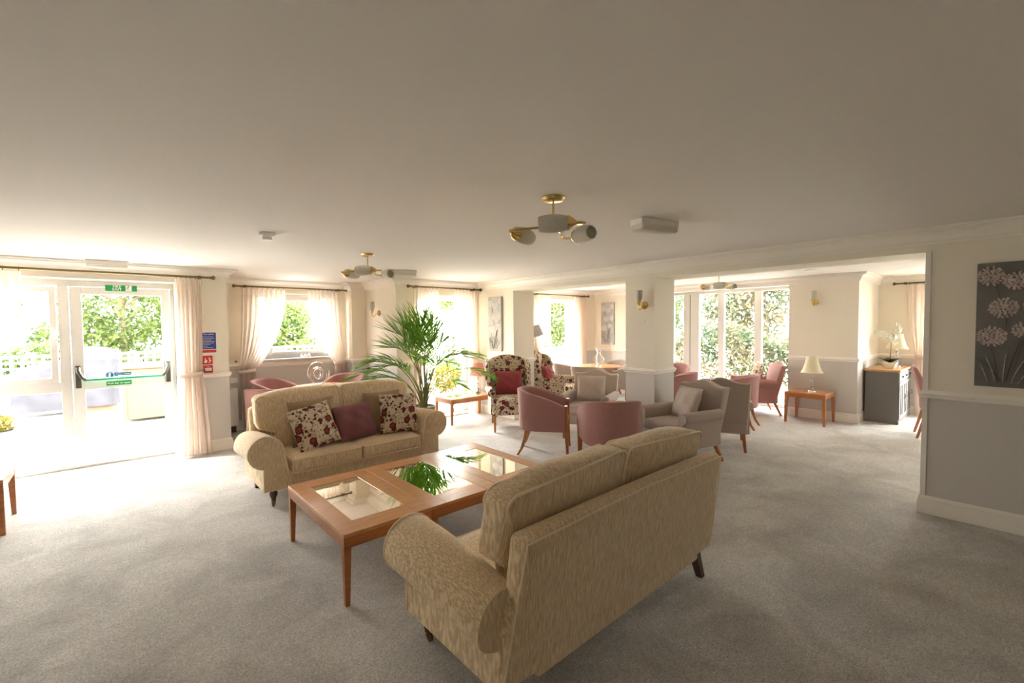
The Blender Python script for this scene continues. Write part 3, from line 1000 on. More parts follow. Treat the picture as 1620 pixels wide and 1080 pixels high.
# ------------------------------------------------------------------ tub chairs
def tub_chair(name, label, mat, loc, heading, group, hb=0.81, hf=0.63, wide=0.0):
    """heading: compass direction (degrees from +X) the chair faces; local front is -Y"""
    t = thing(name, label, 'chair', loc, heading + 90, group)
    R = 0.27 + wide
    path = [(-R, -0.27 + 0.04 * i) for i in range(8)]
    path += [(-R * math.cos(PI * i / 14), 0.05 + 0.24 * math.sin(PI * i / 14)) for i in range(1, 14)]
    path += [(R, 0.01 - 0.04 * i) for i in range(8)]
    n = len(path)
    nr = []
    for i in range(n):
        a, b = Vector(path[max(0, i - 1)]), Vector(path[min(n - 1, i + 1)])
        d = (b - a).normalized()
        nr.append((-d.y, d.x))
    def top(y):
        k = max(0, min(1, (y + 0.27) / 0.52))
        return hf + (hb - hf) * (k + 0.35 * k * (1 - k))
    sec = [(0.028, 0.0), (0.034, 0.25), (0.040, 0.6), (0.052, 0.92), (0.050, 0.985), (0.030, 1.0), (0.006, 0.985), (-0.004, 0.92), (-0.022, 0.6), (-0.030, 0.25), (-0.030, 0.0)]
    k = len(sec)
    mb = MB(); v = []
    for i, (x, y) in enumerate(path):
        zt = top(y)
        for o, s in sec:
            v.append((x + nr[i][0] * o, y + nr[i][1] * o, 0.315 + (zt - 0.315) * s))
    f = []
    for i in range(n - 1):
        for j in range(k):
            f.append((i * k + j, i * k + (j + 1) % k, (i + 1) * k + (j + 1) % k, (i + 1) * k + j)[::-1])
    f += [list(range(k)), list(range((n - 1) * k, n * k))[::-1]]
    mb.add(v, f, True)
    sh = mb.build('shell', mat, t, sharp=60)
    pts = []
    for i, (x, y) in enumerate(path):
        pts.append((x + nr[i][0] * 0.050, y + nr[i][1] * 0.050, 0.315 + (top(y) - 0.315) * 0.975))
    MB().tube(pts, 0.004, 5).build('piping', mat, sh)
    MB().softbox((0, -0.03, 0.40), (R - 0.028, 0.27, 0.065), 0.045, (0.0, 0.0, 0.015), 5, warp=lambda p: (p[0] * (1 - 0.35 * max(0, p[1] - 0.03) / 0.21), p[1], p[2])).build('seat', mat, t)
    for s in (-1, 1):
        mb = MB()
        mb.frustum((s * (R + 0.008), -0.288, hf + 0.004), (0.075, 0.036), (s * (R + 0.01), -0.288, 0.32), (0.060, 0.040))
        mb.frustum((s * (R + 0.01), -0.288, 0.32), (0.060, 0.040), (s * (R + 0.014), -0.305, 0.0), (0.030, 0.030))
        mb.build('front_leg', M['cherry'], t, bevel=0.004)
        pts = [(s * (R - 0.09), 0.20, 0.33), (s * (R - 0.085), 0.225, 0.20), (s * (R - 0.075), 0.265, 0.08), (s * (R - 0.065), 0.315, 0.0)]
        mb = MB()
        for q in range(3):
            mb.frustum(pts[q], (0.042 - 0.005 * q, 0.046 - 0.005 * q), pts[q + 1], (0.037 - 0.005 * q, 0.041 - 0.005 * q))
        mb.build('rear_leg', M['cherry'], t)
    return t


GP = 'dusky pink tub chairs'
tub_chair('tub_chair', 'dusky pink tub chair in side view, left of its twin behind the coffee tables', M['pink'], (4.07, 3.98, 0), -51, GP)
tub_chair('tub_chair', 'dusky pink tub chair showing its back directly beyond the foreground sofa', M['pink'], (4.08, 2.98, 0), 50, GP)
tub_chair('tub_chair', 'pink tub chair beside the patterned cushion armchair in the sun room', M['pink'], (7.25, 2.93, 0), 100, GP)
tub_chair('tub_chair', 'pink tub chair peeping out behind the pillar, nearer of two', M['pink'], (7.0, 3.78, 0), 100, GP)
tub_chair('tub_chair', 'pink tub chair by the bay window, farther of the two behind the pillar', M['pink'], (8.2, 4.50, 0), 200, GP)
tub_chair('tub_chair', 'sunlit pink tub chair behind the sofa, left of the ring ornament', M['pink'], (1.86, 7.62, 0), 310, GP)
tub_chair('tub_chair', 'sunlit pink tub chair behind the sofa, right of the ring ornament', M['pink'], (2.86, 7.46, 0), 215, GP)
tub_chair('tub_chair', 'pink tub chair mostly hidden behind the left arm of the facing sofa', M['pink'], (1.60, 6.72, 0), 45, GP)
GT = 'grey tub chairs at the round table'
tub_chair('tub_chair', 'pale grey tub chair on the window side of the round table', M['greige'], (7.24, 6.40, 0), 325, GT, 0.80, 0.66)
tub_chair('tub_chair', 'grey tub chair nearest the floral wing chairs at the round table', M['greige'], (6.95, 5.60, 0), 22, GT, 0.80, 0.66)
tub_chair('tub_chair', 'grey tub chair under the painting by the round table', M['greige'], (8.28, 5.85, 0), 170, GT, 0.80, 0.66)
tub_chair('tub_chair', 'grey tub chair half hidden by the pillar at the round table', M['greige'], (7.74, 5.10, 0), 95, GT, 0.80, 0.66)


# ------------------------------------------------------------------ wing chairs
def leg4(t, mat, pts, h, st=0.045, sb=0.028, names=('front_leg', 'front_leg', 'rear_leg', 'rear_leg')):
    for (xt, yt, xb, yb), nm in zip(pts, names):
        MB().frustum((xt, yt, h), (st, st), (xb, yb, 0), (sb, sb)).build(nm, mat, t, bevel=0.003)


def wing_chair(label, loc, heading):
    t = thing('wing_chair', label, 'chair', loc, heading + 90, 'floral wing chairs')
    F = M['floral']
    MB().softbox((0, -0.02, 0.315), (0.31, 0.32, 0.065), 0.025, (0, 0.004, 0), 5).build('base', F, t)
    MB().softbox((0, -0.06, 0.435), (0.255, 0.30, 0.065), 0.045, (0, 0.01, 0.012), 5).build('seat_cushion', F, t)
    lean = lambda x, y, z: (x, y + 0.16 * (z - 0.36) / 0.75, z)
    out = [(-0.27, 0.30), (-0.275, 0.6), (-0.29, 0.85), (-0.295, 1.0), (-0.27, 1.06), (-0.20, 1.085), (-0.10, 1.115), (0, 1.125), (0.10, 1.115), (0.20, 1.085), (0.27, 1.06), (0.295, 1.0), (0.29, 0.85), (0.275, 0.6), (0.27, 0.30)]
    MB().prism(out, 'y', 0.20, 0.30, 0, True).warp(lean).build('back', F, t, bevel=0.04, segs=4)
    for s in (-1, 1):
        w = [(0.30, 0.52), (0.30, 1.03), (0.24, 1.055), (0.14, 1.03), (0.07, 0.96), (0.05, 0.86), (0.08, 0.75), (0.05, 0.66), (0.02, 0.58)]
        flare = lambda x, y, z: (x + s * 0.10 * max(0, 0.30 - y) * (1 if z > 0.7 else 0.5), y + 0.16 * (z - 0.36) / 0.75 * 0.9, z)
        MB().prism(w, 'x', s * 0.275, s * 0.345, 0, True).warp(flare).build('wing', F, t, bevel=0.028, segs=3)
        rolled_arm(t, s, arm_profile(0.255, 0.325, 0.26, 0.315, 0.585, 0.058, 175, -70), -0.29, 0.26, F, None, 0.0, 1.0, 0.585, 0.315)
    leg4(t, M['cherry'], [(-0.27, -0.30, -0.27, -0.31), (0.27, -0.30, 0.27, -0.31), (-0.24, 0.24, -0.25, 0.34), (0.24, 0.24, 0.25, 0.34)], 0.27)
    return t


wing_chair('floral wing chair with burgundy cushion facing the room beside the lamp table', (4.64, 5.29, 0), 236)
wing_chair('floral wing chair seen in profile with its back to the pier', (6.10, 5.70, 0), -66)

# ------------------------------------------------------------------ grey camel back armchairs
def camel_chair(label, loc, heading, mat=None, name='armchair', group='grey camel back armchairs', legmat='cherry'):
    t = thing(name, label, 'chair', loc, heading + 90, group)
    F = mat or M['greige']
    MB().softbox((0, 0.0, 0.285), (0.31, 0.32, 0.075), 0.025, (0, 0.004, 0), 5).build('base', F, t)
    MB().softbox((0, -0.05, 0.42), (0.258, 0.30, 0.062), 0.042, (0, 0.01, 0.012), 5).build('seat_cushion', F, t)
    top = []
    for i in range(21):
        x = -0.335 + 0.67 * i / 20
        z = 0.855 + 0.075 * math.exp(-(x / 0.15) ** 2) + 0.012 * math.exp(-((abs(x) - 0.335) / 0.05) ** 2)
        top.append((x, z))
    out = [(-0.30, 0.22)] + [(-0.325, 0.6)] + top + [(0.325, 0.6), (0.30, 0.22)]
    lean = lambda x, y, z: (x, y + 0.14 * (z - 0.3) / 0.6, z)
    b = MB().prism(out, 'y', 0.22, 0.31, 0, True).warp(lean).build('back', F, t, bevel=0.022, segs=3)
    MB().tube([lean(x, 0.312, z - 0.004) for x, z in top], 0.005, 5).build('piping', F, b)
    for s in (-1, 1):
        o = rolled_arm(t, s, arm_profile(0.262, 0.330, 0.215, 0.315, 0.565, 0.062, 175, -70), -0.30, 0.28, F, F, 0.0, 0.95, 0.565, 0.315)
    leg4(t, M[legmat], [(-0.27, -0.27, -0.28, -0.28), (0.27, -0.27, 0.28, -0.28), (-0.26, 0.27, -0.28, 0.37), (0.26, 0.27, 0.28, 0.37)], 0.22, 0.045, 0.03)
    return t


camel_chair('grey camel back armchair with cushion facing the room before the pillar', (5.10, 4.09, 0), 202)
camel_chair('grey camel back armchair with cushion turned to the left of the picture', (4.98, 2.63, 0), 165)
camel_chair('grey camel back armchair turned away, its plain back toward the camera', (6.02, 2.62, 0), 25)
camel_chair('dusky pink armchair with patterned cushion in the bay window', (8.56, 3.14, 0), 124, M['pink'], 'armchair', 'pink armchairs')


def high_chair(label, loc, heading):
    t = thing('dining_chair', label, 'chair', loc, heading + 90)
    F = M['pink']
    MB().softbox((0, -0.02, 0.44), (0.25, 0.25, 0.05), 0.035, (0, 0, 0.012), 5).build('seat', F, t)
    prof = [(0.22, 0.40), (0.235, 0.6), (0.30, 0.85), (0.345, 0.95), (0.375, 0.985), (0.40, 0.96), (0.375, 0.87), (0.31, 0.6), (0.29, 0.36)]
    MB().prism(prof, 'x', -0.25, 0.25, 0, True).build('backrest', F, t, bevel=0.02, segs=3)
    leg4(t, M['cherry'], [(-0.22, -0.22, -0.22, -0.23), (0.22, -0.22, 0.22, -0.23), (-0.22, 0.24, -0.23, 0.34), (0.22, 0.24, 0.23, 0.34)], 0.40)
    return t


high_chair('pink high back chair half hidden behind the right wall edge', (8.50, 0.60, 0), -80)


# ------------------------------------------------------------------ round tables
def round_table(label, loc, r, h, topmat, legmat, cloth=False):
    t = thing('round_table', label, 'table', loc)
    MB().lathe([(0.02, h - 0.028), (r - 0.012, h - 0.028), (r, h - 0.018), (r, h - 0.006), (r - 0.006, h), (0.02, h)], 48).build('table_top', topmat, t, sharp=35)
    MB().lathe([(0.05, h - 0.03), (0.10, h - 0.045), (0.045, h - 0.09), (0.04, 0.35), (0.06, 0.2), (0.055, 0.12), (0.03, 0.09)], 20).build('pedestal', legmat, t)
    for k in range(4):
        a = math.radians(45 + 90 * k)
        c, s = math.cos(a), math.sin(a)
        MB().tube([(0.04 * c, 0.04 * s, 0.16), (0.16 * c, 0.16 * s, 0.12), (0.30 * c, 0.30 * s, 0.045), (0.36 * c, 0.36 * s, 0.018)], [0.03, 0.028, 0.022, 0.016], 8).build('foot', legmat, t)
    return t


round_table('round pedestal table with wire ornament near the far window', (7.72, 5.92, 0), 0.47, 0.72, M['cherry_top'], M['cherry'])
round_table('round pedestal table behind the facing sofa carrying the ring ornament', (2.32, 6.98, 0), 0.40, 0.72, M['cherry_top'], M['cherry'])

# ------------------------------------------------------------------ grey cabinet in the alcove
cb = thing('cabinet', 'dark grey painted cabinet with oak top in the alcove', 'cabinet', (9.60, 1.415, 0))
C = M['cabinet']
mb = MB(); mb.box(-0.54, 0.54, -0.20, 0.215, 0.05, 0.815); mb.box(-0.55, 0.55, -0.21, 0.22, 0.0, 0.05)
mb.build('body', C, cb, bevel=0.004)
MB().box(-0.56, 0.56, -0.225, 0.225, 0.815, 0.845).build('top', M['oak'], cb, bevel=0.004)
for k in range(3):
    x0 = -0.525 + k * 0.352
    d = MB().box(x0, x0 + 0.345, -0.214, -0.2, 0.665, 0.80).build('drawer', C, cb, bevel=0.004)
    MB().lathe([(0.008, -0.232), (0.015, -0.238), (0.015, -0.228), (0.007, -0.214)], 12, (x0 + 0.172, 0, 0.735), 'y').build('knob', M['gunmetal'], d)
    mb = MB(); wframe(mb, 'x', -0.216, -0.2, x0, x0 + 0.345, 0.07, 0.655, 0.06)
    mb.box(x0 + 0.15, x0 + 0.195, -0.216, -0.2, 0.13, 0.595)
    d = mb.build('cabinet_door', C, cb, bevel=0.003)
    MB().box(x0 + 0.06, x0 + 0.285, -0.206, -0.2, 0.13, 0.595).build('door_panel', C, d)
    MB().tube([(x0 + 0.31, -0.217, 0.38), (x0 + 0.31, -0.24, 0.385), (x0 + 0.31, -0.24, 0.445), (x0 + 0.31, -0.217, 0.45)], 0.005, 6).build('door_handle', M['gunmetal'], d)

# ------------------------------------------------------------------ scatter cushions
pillow('scatter_cushion', 'plain taupe cushion behind the floral one at the left sofa arm', M['taupe'], (1.50, 4.745, 0.655), -14, -3, -3, 0.45, 0.45, 0.14, G)
pillow('scatter_cushion', 'floral cushion leaning on the left arm of the facing sofa', M['floral'], (1.455, 4.585, 0.635), -22, 8, -9, 0.43, 0.43, 0.14, G)
pillow('scatter_cushion', 'plum coloured cushion in the middle of the facing sofa', M['plum'], (1.90, 4.655, 0.61), -24, 4, -4, 0.42, 0.38, 0.14, G)
pillow('scatter_cushion', 'plain taupe cushion behind the floral one at the right sofa arm', M['taupe'], (2.26, 4.745, 0.655), -14, -2, 0, 0.44, 0.45, 0.14, G)
pillow('scatter_cushion', 'floral cushion at the right end of the facing sofa beside the palm', M['floral'], (2.36, 4.575, 0.645), -14, -14, 1, 0.42, 0.43, 0.14, G)


def seat_pillow(label, mat, base, heading, fwd, up, tilt, w, h, yaw=0):
    a = math.radians(heading)
    loc = (base[0] + math.cos(a) * fwd, base[1] + math.sin(a) * fwd, up)
    return pillow('scatter_cushion', label, mat, loc, -tilt, heading + 90 + yaw, 0, w, h, 0.13, 'armchair cushions')


seat_pillow('burgundy cushion on the front facing floral wing chair', M['burg'], (4.64, 5.29), 236, -0.12, 0.69, 14, 0.44, 0.38)
seat_pillow('burgundy cushion on the floral wing chair seen in profile', M['burg'], (6.10, 5.70), -66, -0.12, 0.67, 16, 0.40, 0.36)
seat_pillow('grey cushion on the armchair in front of the pillar', M['greige'], (5.10, 4.09), 202, -0.12, 0.665, 18, 0.42, 0.40, 8)
seat_pillow('grey cushion on the armchair turned to the left of the picture', M['greige'], (4.98, 2.63), 165, -0.10, 0.665, 20, 0.42, 0.40, -10)
seat_pillow('red and cream patterned cushion on the pink bay window armchair', M['floral'], (8.56, 3.14), 124, -0.06, 0.70, 18, 0.48, 0.42)

# ================================================================== lamps and fittings
def ceiling_light(label, loc, rz):
    t = thing('ceiling_light', label, 'light', loc, rz, 'brass ceiling lights')
    MB().lathe([(0.068, 0.0), (0.070, -0.006), (0.060, -0.020), (0.020, -0.026)][::-1], 28).build('ceiling_rose', M['brass'], t)
    MB().tube([(0, 0, -0.02), (0, 0, -0.150)], 0.007, 10).build('stem', M['brass'], t)
    MB().lathe([(0.006, -0.192), (0.020, -0.186), (0.028, -0.172), (0.020, -0.155), (0.008, -0.148)], 18).build('hub', M['brass'], t)
    for k in range(3):
        R = Matrix.Rotation(math.radians(120 * k), 4, 'Z')
        pts = [(0.015, 0.01, -0.172), (0.07, 0.07, -0.180), (0.12, 0.125, -0.190), (0.155, 0.165, -0.196), (0.195, 0.172, -0.198), (0.214, 0.150, -0.198), (0.215, 0.118, -0.198)]
        a = MB().tube(pts, 0.0075, 8).xf(R).build('arm', M['brass'], t)
        # shade lies on its side, pointing back along the end of the arm
        dirv = Vector((0, -1, -0.03)).normalized()
        Q = Matrix.Translation(Vector(pts[-1])) @ dirv.to_track_quat('Z', 'Y').to_matrix().to_4x4()
        MB().lathe([(0.010, -0.008), (0.018, 0.0), (0.030, 0.016), (0.041, 0.034), (0.042, 0.040), (0.036, 0.040)], 20).xf(R @ Q).build('lamp_cup', M['brass'], a)
        mb = MB()
        pr = [(0.036, 0.036), (0.045, 0.065), (0.051, 0.105), (0.051, 0.140), (0.046, 0.178), (0.040, 0.200), (0.036, 0.198), (0.042, 0.176), (0.047, 0.140), (0.047, 0.105), (0.041, 0.068), (0.033, 0.040)]
        nn = 28
        v = []
        for r, z in pr:
            for j in range(nn):
                rr = r * (1 + 0.012 * math.cos(8 * 2 * PI * j / nn))
                v.append((rr * math.cos(2 * PI * j / nn), rr * math.sin(2 * PI * j / nn), z))
        f = [(i * nn + j, i * nn + (j + 1) % nn, (i + 1) * nn + (j + 1) % nn, (i + 1) * nn + j) for i in range(len(pr) - 1) for j in range(nn)]
        mb.add(v, f, True)
        mb.xf(R @ Q).build('glass_shade', M['shadeglass'], a)
    return t


ceiling_light('brass three arm ceiling light nearest the camera, above the foreground sofa', (1.985, 1.855, CZ), 223)
ceiling_light('brass three arm ceiling light above the facing sofa', (2.02, 4.54, CZ), 235)
ceiling_light('brass three arm ceiling light in the sun room before the bay window', (7.0, 3.08, CZ), 205)


def bulkhead(label, loc, rz, L=0.36, W=0.10, tint='white'):
    t = thing('emergency_light', label, 'light', loc, rz, 'emergency bulkhead lights')
    MB().box(-L / 2, L / 2, -W / 2, W / 2, -0.045, 0).build('housing', M[tint], t, bevel=0.006)
    MB().softbox((0, 0, -0.058), (L / 2 - 0.008, W / 2 + 0.004, 0.026), 0.02, (0, 0, 0.004), 4).build('diffuser', M['shadeglass'], t)
    MB().box(-L / 2 + 0.03, -L / 2 + 0.045, -W / 2 - 0.002, -W / 2 + 0.01, -0.030, -0.012).build('clip', M['white'], t)
    return t


bulkhead('white emergency bulkhead light on the ceiling beside the nearest brass light', (3.02, 1.80, CZ), -14, 0.37, 0.12)
bulkhead('cream emergency bulkhead light above the fire exit door', (-0.02, 6.76, CZ), 0, 0.36, 0.10, 'trim')
bulkhead('emergency bulkhead light behind the farther brass light in the lounge', (3.0, 5.62, CZ), -18, 0.36, 0.11)
sd = thing('smoke_detector', 'round smoke detector on the ceiling left of the brass lights', 'detector', (0.955, 4.03, CZ))
MB().lathe([(0.05, 0.0), (0.058, -0.004), (0.056, -0.024), (0.04, -0.027)][::-1], 24).build('base', M['white'], sd)
MB().lathe([(0.036, -0.026), (0.037, -0.036), (0.034, -0.038), (0.034, -0.043), (0.037, -0.045), (0.034, -0.056), (0.012, -0.058)][::-1], 20).build('sensor_head', M['white'], sd)
dl = thing('downlight', 'small round downlight in the sun room ceiling', 'light', (7.7, 2.05, CZ))
MB().lathe([(0.055, 0), (0.075, -0.003), (0.072, -0.012), (0.052, -0.010)][::-1], 24).build('rim', M['white'], dl)
MB().lathe([(0.03, -0.006), (0.05, -0.004), (0.05, -0.001)][::-1], 20).build('diffuser', M['shadeglass'], dl)


def sconce(label, loc, rz):
    """wall light; local wall is at y=0, room toward -y"""
    t = thing('wall_light', label, 'light', loc, rz, 'brass wall lights with tulip glass')
    MB().lathe([(0.052, 0.0), (0.052, -0.006), (0.044, -0.018), (0.026, -0.024), (0.018, -0.034), (0.008, -0.04)][::-1], 24, (0, 0, 0), 'y').build('backplate', M['brass'], t)
    a = MB().tube([(0, -0.03, 0.0), (0, -0.06, -0.02), (0, -0.085, -0.055), (0, -0.11, -0.058), (0, -0.128, -0.035), (0, -0.13, -0.01)], 0.006, 8).build('arm', M['brass'], t)
    MB().lathe([(0.006, -0.012), (0.012, 0.0), (0.022, 0.025), (0.030, 0.045), (0.026, 0.047)], 20, (0, -0.13, 0)).build('lamp_cup', M['brass'], a)
    MB().lathe([(0.026, 0.042), (0.040, 0.075), (0.047, 0.115), (0.046, 0.155), (0.042, 0.185), (0.038, 0.185), (0.042, 0.155), (0.042, 0.115), (0.035, 0.078), (0.022, 0.046)], 24, (0, -0.13, 0)).build('glass_shade', M['shadeglass'], a)
    MB().lathe([(0.014, 0.0), (0.014, -0.006), (0.006, -0.010)][::-1], 12, (0, 0, -0.20), 'y').build('pull_knob', M['white'], t)
    return t


sconce('brass wall light with tulip glass on the pillar', (RW, 3.16, 1.84), -90)
sconce('brass wall light with tulip glass on the sun room wall above the lamp table', (BAY, 2.24, 1.93), -90)
sconce('brass wall light half hidden by the palm on the recess wall', (3.40, 7.22, 1.83), -90)


# ------------------------------------------------------------------ table lamps
def crystal_lamp(label, loc, mat, hs=0.5, r0=0.06, r1=0.14, pleats=0, group='table lamps'):
    t = thing('table_lamp', label, 'lamp', loc, 0, group)
    MB().lathe([(0.055, 0.0), (0.055, 0.012), (0.05, 0.02), (0.02, 0.024)], 4 if pleats else 24, smooth=not pleats).build('base', M['chrome'], t, bevel=0.002)
    z = 0.022
    for k in range(5):
        MB().softbox((0, 0, z + 0.024), (0.021, 0.021, 0.022), 0.012, inner=2).build('crystal_block', M['crystal'], t)
        MB().lathe([(0.012, z + 0.045), (0.024, z + 0.047), (0.024, z + 0.051), (0.012, z + 0.053)], 16).build('spacer', M['chrome'], t)
        z += 0.052
    MB().tube([(0, 0, z - 0.01), (0, 0, z + 0.09)], 0.006, 8).build('neck', M['chrome'], t)
    zs, ht = z + 0.02, hs - z - 0.02
    mb = MB()
    n = 72 if pleats else 40
    v = []; rows = 9
    for q in range(2):
        for i in range(rows):
            k = i / (rows - 1)
            r = r1 + (r0 - r1) * (k ** 0.62 if not pleats else k)
            for j in range(n):
                a = 2 * PI * j / n
                rr = r * (1 + (0.03 if j % 2 else -0.03) * (1 if pleats else 0)) - q * 0.003
                v.append((rr * math.cos(a), rr * math.sin(a), zs + ht * k))
    f = []
    for q in range(2):
        for i in range(rows - 1):
            for j in range(n):
                a, b = q * rows * n + i * n, q * rows * n + (i + 1) * n
                g = (a + j, a + (j + 1) % n, b + (j + 1) % n, b + j)
                f.append(g if q == 0 else g[::-1])
    for i in (0, rows - 1):
        for j in range(n):
            f.append((i * n + j, i * n + (j + 1) % n, rows * n + i * n + (j + 1) % n, rows * n + i * n + j))
    mb.add(v, f, not pleats)
    mb.build('lamp_shade', mat, t)
    return t


crystal_lamp('table lamp with ivory flared shade on the small sun room table', (8.30, 2.17, 0.50), M['ivory'], 0.56, 0.075, 0.155)
crystal_lamp('table lamp with ivory shade beside the orchid on the grey cabinet', (9.76, 1.34, 0.845), M['ivory'], 0.55, 0.075, 0.155)
crystal_lamp('table lamp with pink pleated shade in front of the palm window', (4.80, 6.33, 0.42), M['pleat'], 0.52, 0.075, 0.15, 1)

fl = thing('floor_lamp', 'floor lamp with tilted grey shade behind the far wing chair', 'lamp', (5.86, 6.10, 0))
MB().lathe([(0.13, 0.0), (0.13, 0.015), (0.02, 0.025)], 28).build('base', M['chrome'], fl)
MB().tube([(0, 0, 0.02), (0, 0, 1.40), (0.03, 0.0, 1.47), (0.10, -0.01, 1.52)], 0.010, 10).build('pole', M['chrome'], fl)
mb = MB()
mb.lathe([(0.125, -0.10), (0.095, 0.11), (0.092, 0.11), (0.122, -0.10)], 32)
mb.xf(Matrix.Translation((0.14, -0.02, 1.48)) @ Matrix.Rotation(math.radians(16), 4, Vector((-0.66, -0.75, 0))))
mb.build('lamp_shade', plain('grey_lampshade', (0.47, 0.45, 0.44), 0.8), fl)

# ------------------------------------------------------------------ palm
pt = thing('potted_palm', 'tall potted palm with many fronds behind the right end of the sofa', 'plant', (3.47, 5.93, 0))
mb = MB()
mb.lathe([(0.13, 0.0), (0.15, 0.10), (0.165, 0.25), (0.175, 0.38), (0.182, 0.39), (0.182, 0.405), (0.165, 0.405), (0.160, 0.37)], 28)
mb.build('basket_pot', M['basket'], pt)
MB().lathe([(0.02, 0.355), (0.159, 0.355), (0.159, 0.365), (0.02, 0.375)], 24).build('soil', M['soil'], pt)
_hr = Vector((math.sin(_h), -math.cos(_h), 0))      # picture right, on the ground
_hf = Vector((math.cos(_h), math.sin(_h), 0))       # away from the camera


def frond(lean_r, lean_f, height, droop, leaf_len, pairs, start, sag, seed, col='palm'):
    """lean_r / lean_f: how far the tip travels sideways / in depth; height of the arch; droop of the tip"""
    rnd = random.Random(seed)
    base = Vector((rnd.uniform(-0.05, 0.05), rnd.uniform(-0.05, 0.05), 0.36))
    d = _hr * lean_r + _hf * lean_f
    pts = []
    K = 22
    for i in range(K + 1):
        t = i / K
        p = base + d * (0.22 * t + 0.78 * t ** 2.0)
        p.z = 0.36 + (height - 0.36) * (1 - (1 - t) ** 1.6) - droop * max(0, t - 0.55) ** 2 * 4.9
        pts.append(p)
    st = MB().tube(pts, [0.0085 * (1 - 0.85 * i / K) + 0.0015 for i in range(K + 1)], 6)
    mb = MB()
    for k in range(pairs):
        t = start + (1 - start) * (k + 0.4) / pairs
        i = min(K - 1, int(t * K)); fr = t * K - i
        p = pts[i].lerp(pts[i + 1], fr)
        tan = (pts[i + 1] - pts[i]).normalized()
        side = tan.cross(Vector((0, 0, 1)))
        side = side.normalized() if side.length > 0.05 else _hr.copy()
        up = side.cross(tan).normalized()
        L = leaf_len * (0.55 + 0.45 * math.sin(PI * min(1, 0.15 + 0.8 * (k / pairs)))) * rnd.uniform(0.9, 1.1)
        for s in (-1, 1):
            ang = math.radians(rnd.uniform(40, 55) - 30 * (k / pairs))
            dirv = (tan * math.cos(ang) + side * s * math.sin(ang) + up * rnd.uniform(0.10, 0.35)).normalized()
            nrm = dirv.cross(tan).normalized()
            wv = dirv.cross(nrm).normalized()
            W = 0.0115 * rnd.uniform(0.8, 1.2)
            v = []; f = []
            for q in range(5):
                u = q / 4
                c = p + dirv * L * u + Vector((0, 0, -1)) * L * sag * u * u
                ww = W * (0.45 + 1.1 * u) if u < 0.4 else W * (0.95 * (1 - u) / 0.6 + 0.03)
                v += [c - wv * ww + nrm * ww * 0.35, c, c + wv * ww + nrm * ww * 0.35]
            for q in range(4):
                a = q * 3
                f += [(a, a + 1, a + 4, a + 3), (a + 1, a + 2, a + 5, a + 4)]
            mb.add(v, f, True)
    o = st.build('frond', M['palmstem'], pt)
    mb.build('leaflets', M[col], o)


for i, a in enumerate([
        (-0.20, -0.10, 1.58, 0.0, 0.52, 16, 0.62, 0.02), (-0.36, -0.22, 1.50, 0.0, 0.54, 18, 0.56, 0.04), (0.02, -0.05, 1.62, 0.0, 0.48, 16, 0.62, 0.02),
        (0.14, -0.16, 1.64, 0.0, 0.44, 14, 0.60, 0.04), (0.22, 0.0, 1.55, 0.02, 0.42, 14, 0.60, 0.08), (-0.50, -0.12, 1.34, 0.05, 0.48, 16, 0.55, 0.10),
        (-0.66, -0.25, 1.22, 0.12, 0.44, 14, 0.50, 0.20), (-0.84, -0.16, 1.22, 0.20, 0.40, 14, 0.52, 0.28), (-0.92, -0.34, 1.08, 0.22, 0.38, 14, 0.50, 0.32),
        (-0.50, -0.52, 1.16, 0.16, 0.42, 18, 0.50, 0.25), (0.34, -0.16, 1.42, 0.04, 0.44, 14, 0.55, 0.12), (0.48, -0.05, 1.30, 0.08, 0.42, 14, 0.55, 0.18),
        (0.62, -0.20, 1.26, 0.10, 0.36, 14, 0.70, 0.25), (0.84, -0.22, 1.30, 0.14, 0.36, 12, 0.78, 0.30), (0.96, -0.32, 1.10, 0.20, 0.34, 12, 0.75, 0.35),
        (0.36, -0.45, 1.20, 0.10, 0.40, 18, 0.55, 0.22), (0.06, -0.50, 1.26, 0.10, 0.42, 18, 0.55, 0.20), (-0.22, -0.40, 1.38, 0.05, 0.46, 14, 0.55, 0.12),
        (0.58, -0.42, 0.92, 0.16, 0.28, 10, 0.72, 0.30), (-0.10, -0.30, 1.50, 0.0, 0.50, 16, 0.58, 0.06), (0.10, -0.32, 1.40, 0.02, 0.42, 18, 0.6, 0.12),
        (-0.72, -0.48, 0.98, 0.18, 0.36, 18, 0.5, 0.32)]):
    frond(*a, 100 + i)
for k in range(7):
    a = 2 * PI * k / 7
    MB().tube([(0.04 * math.cos(a), 0.04 * math.sin(a), 0.36), (0.035 * math.cos(a), 0.035 * math.sin(a), 0.45), (0.05 * math.cos(a), 0.05 * math.sin(a), 0.55)], [0.024, 0.018, 0.010], 8).build('stem_sheath', M['palmstem'], pt)

# ------------------------------------------------------------------ orchid
oc = thing('orchid', 'cream orchid in a white bowl on the grey cabinet', 'plant', (9.38, 1.37, 0.845))
MB().lathe([(0.075, 0.0), (0.085, 0.01), (0.125, 0.085), (0.135, 0.10), (0.125, 0.10), (0.115, 0.085)], 4, smooth=False).xf(Matrix.Rotation(math.radians(45), 4, 'Z')).build('bowl', M['ceramic'], oc, bevel=0.006)
MB().lathe([(0.02, 0.08), (0.108, 0.082), (0.108, 0.09), (0.02, 0.094)], 4, smooth=False).xf(Matrix.Rotation(math.radians(45), 4, 'Z')).build('soil', M['soil'], oc)


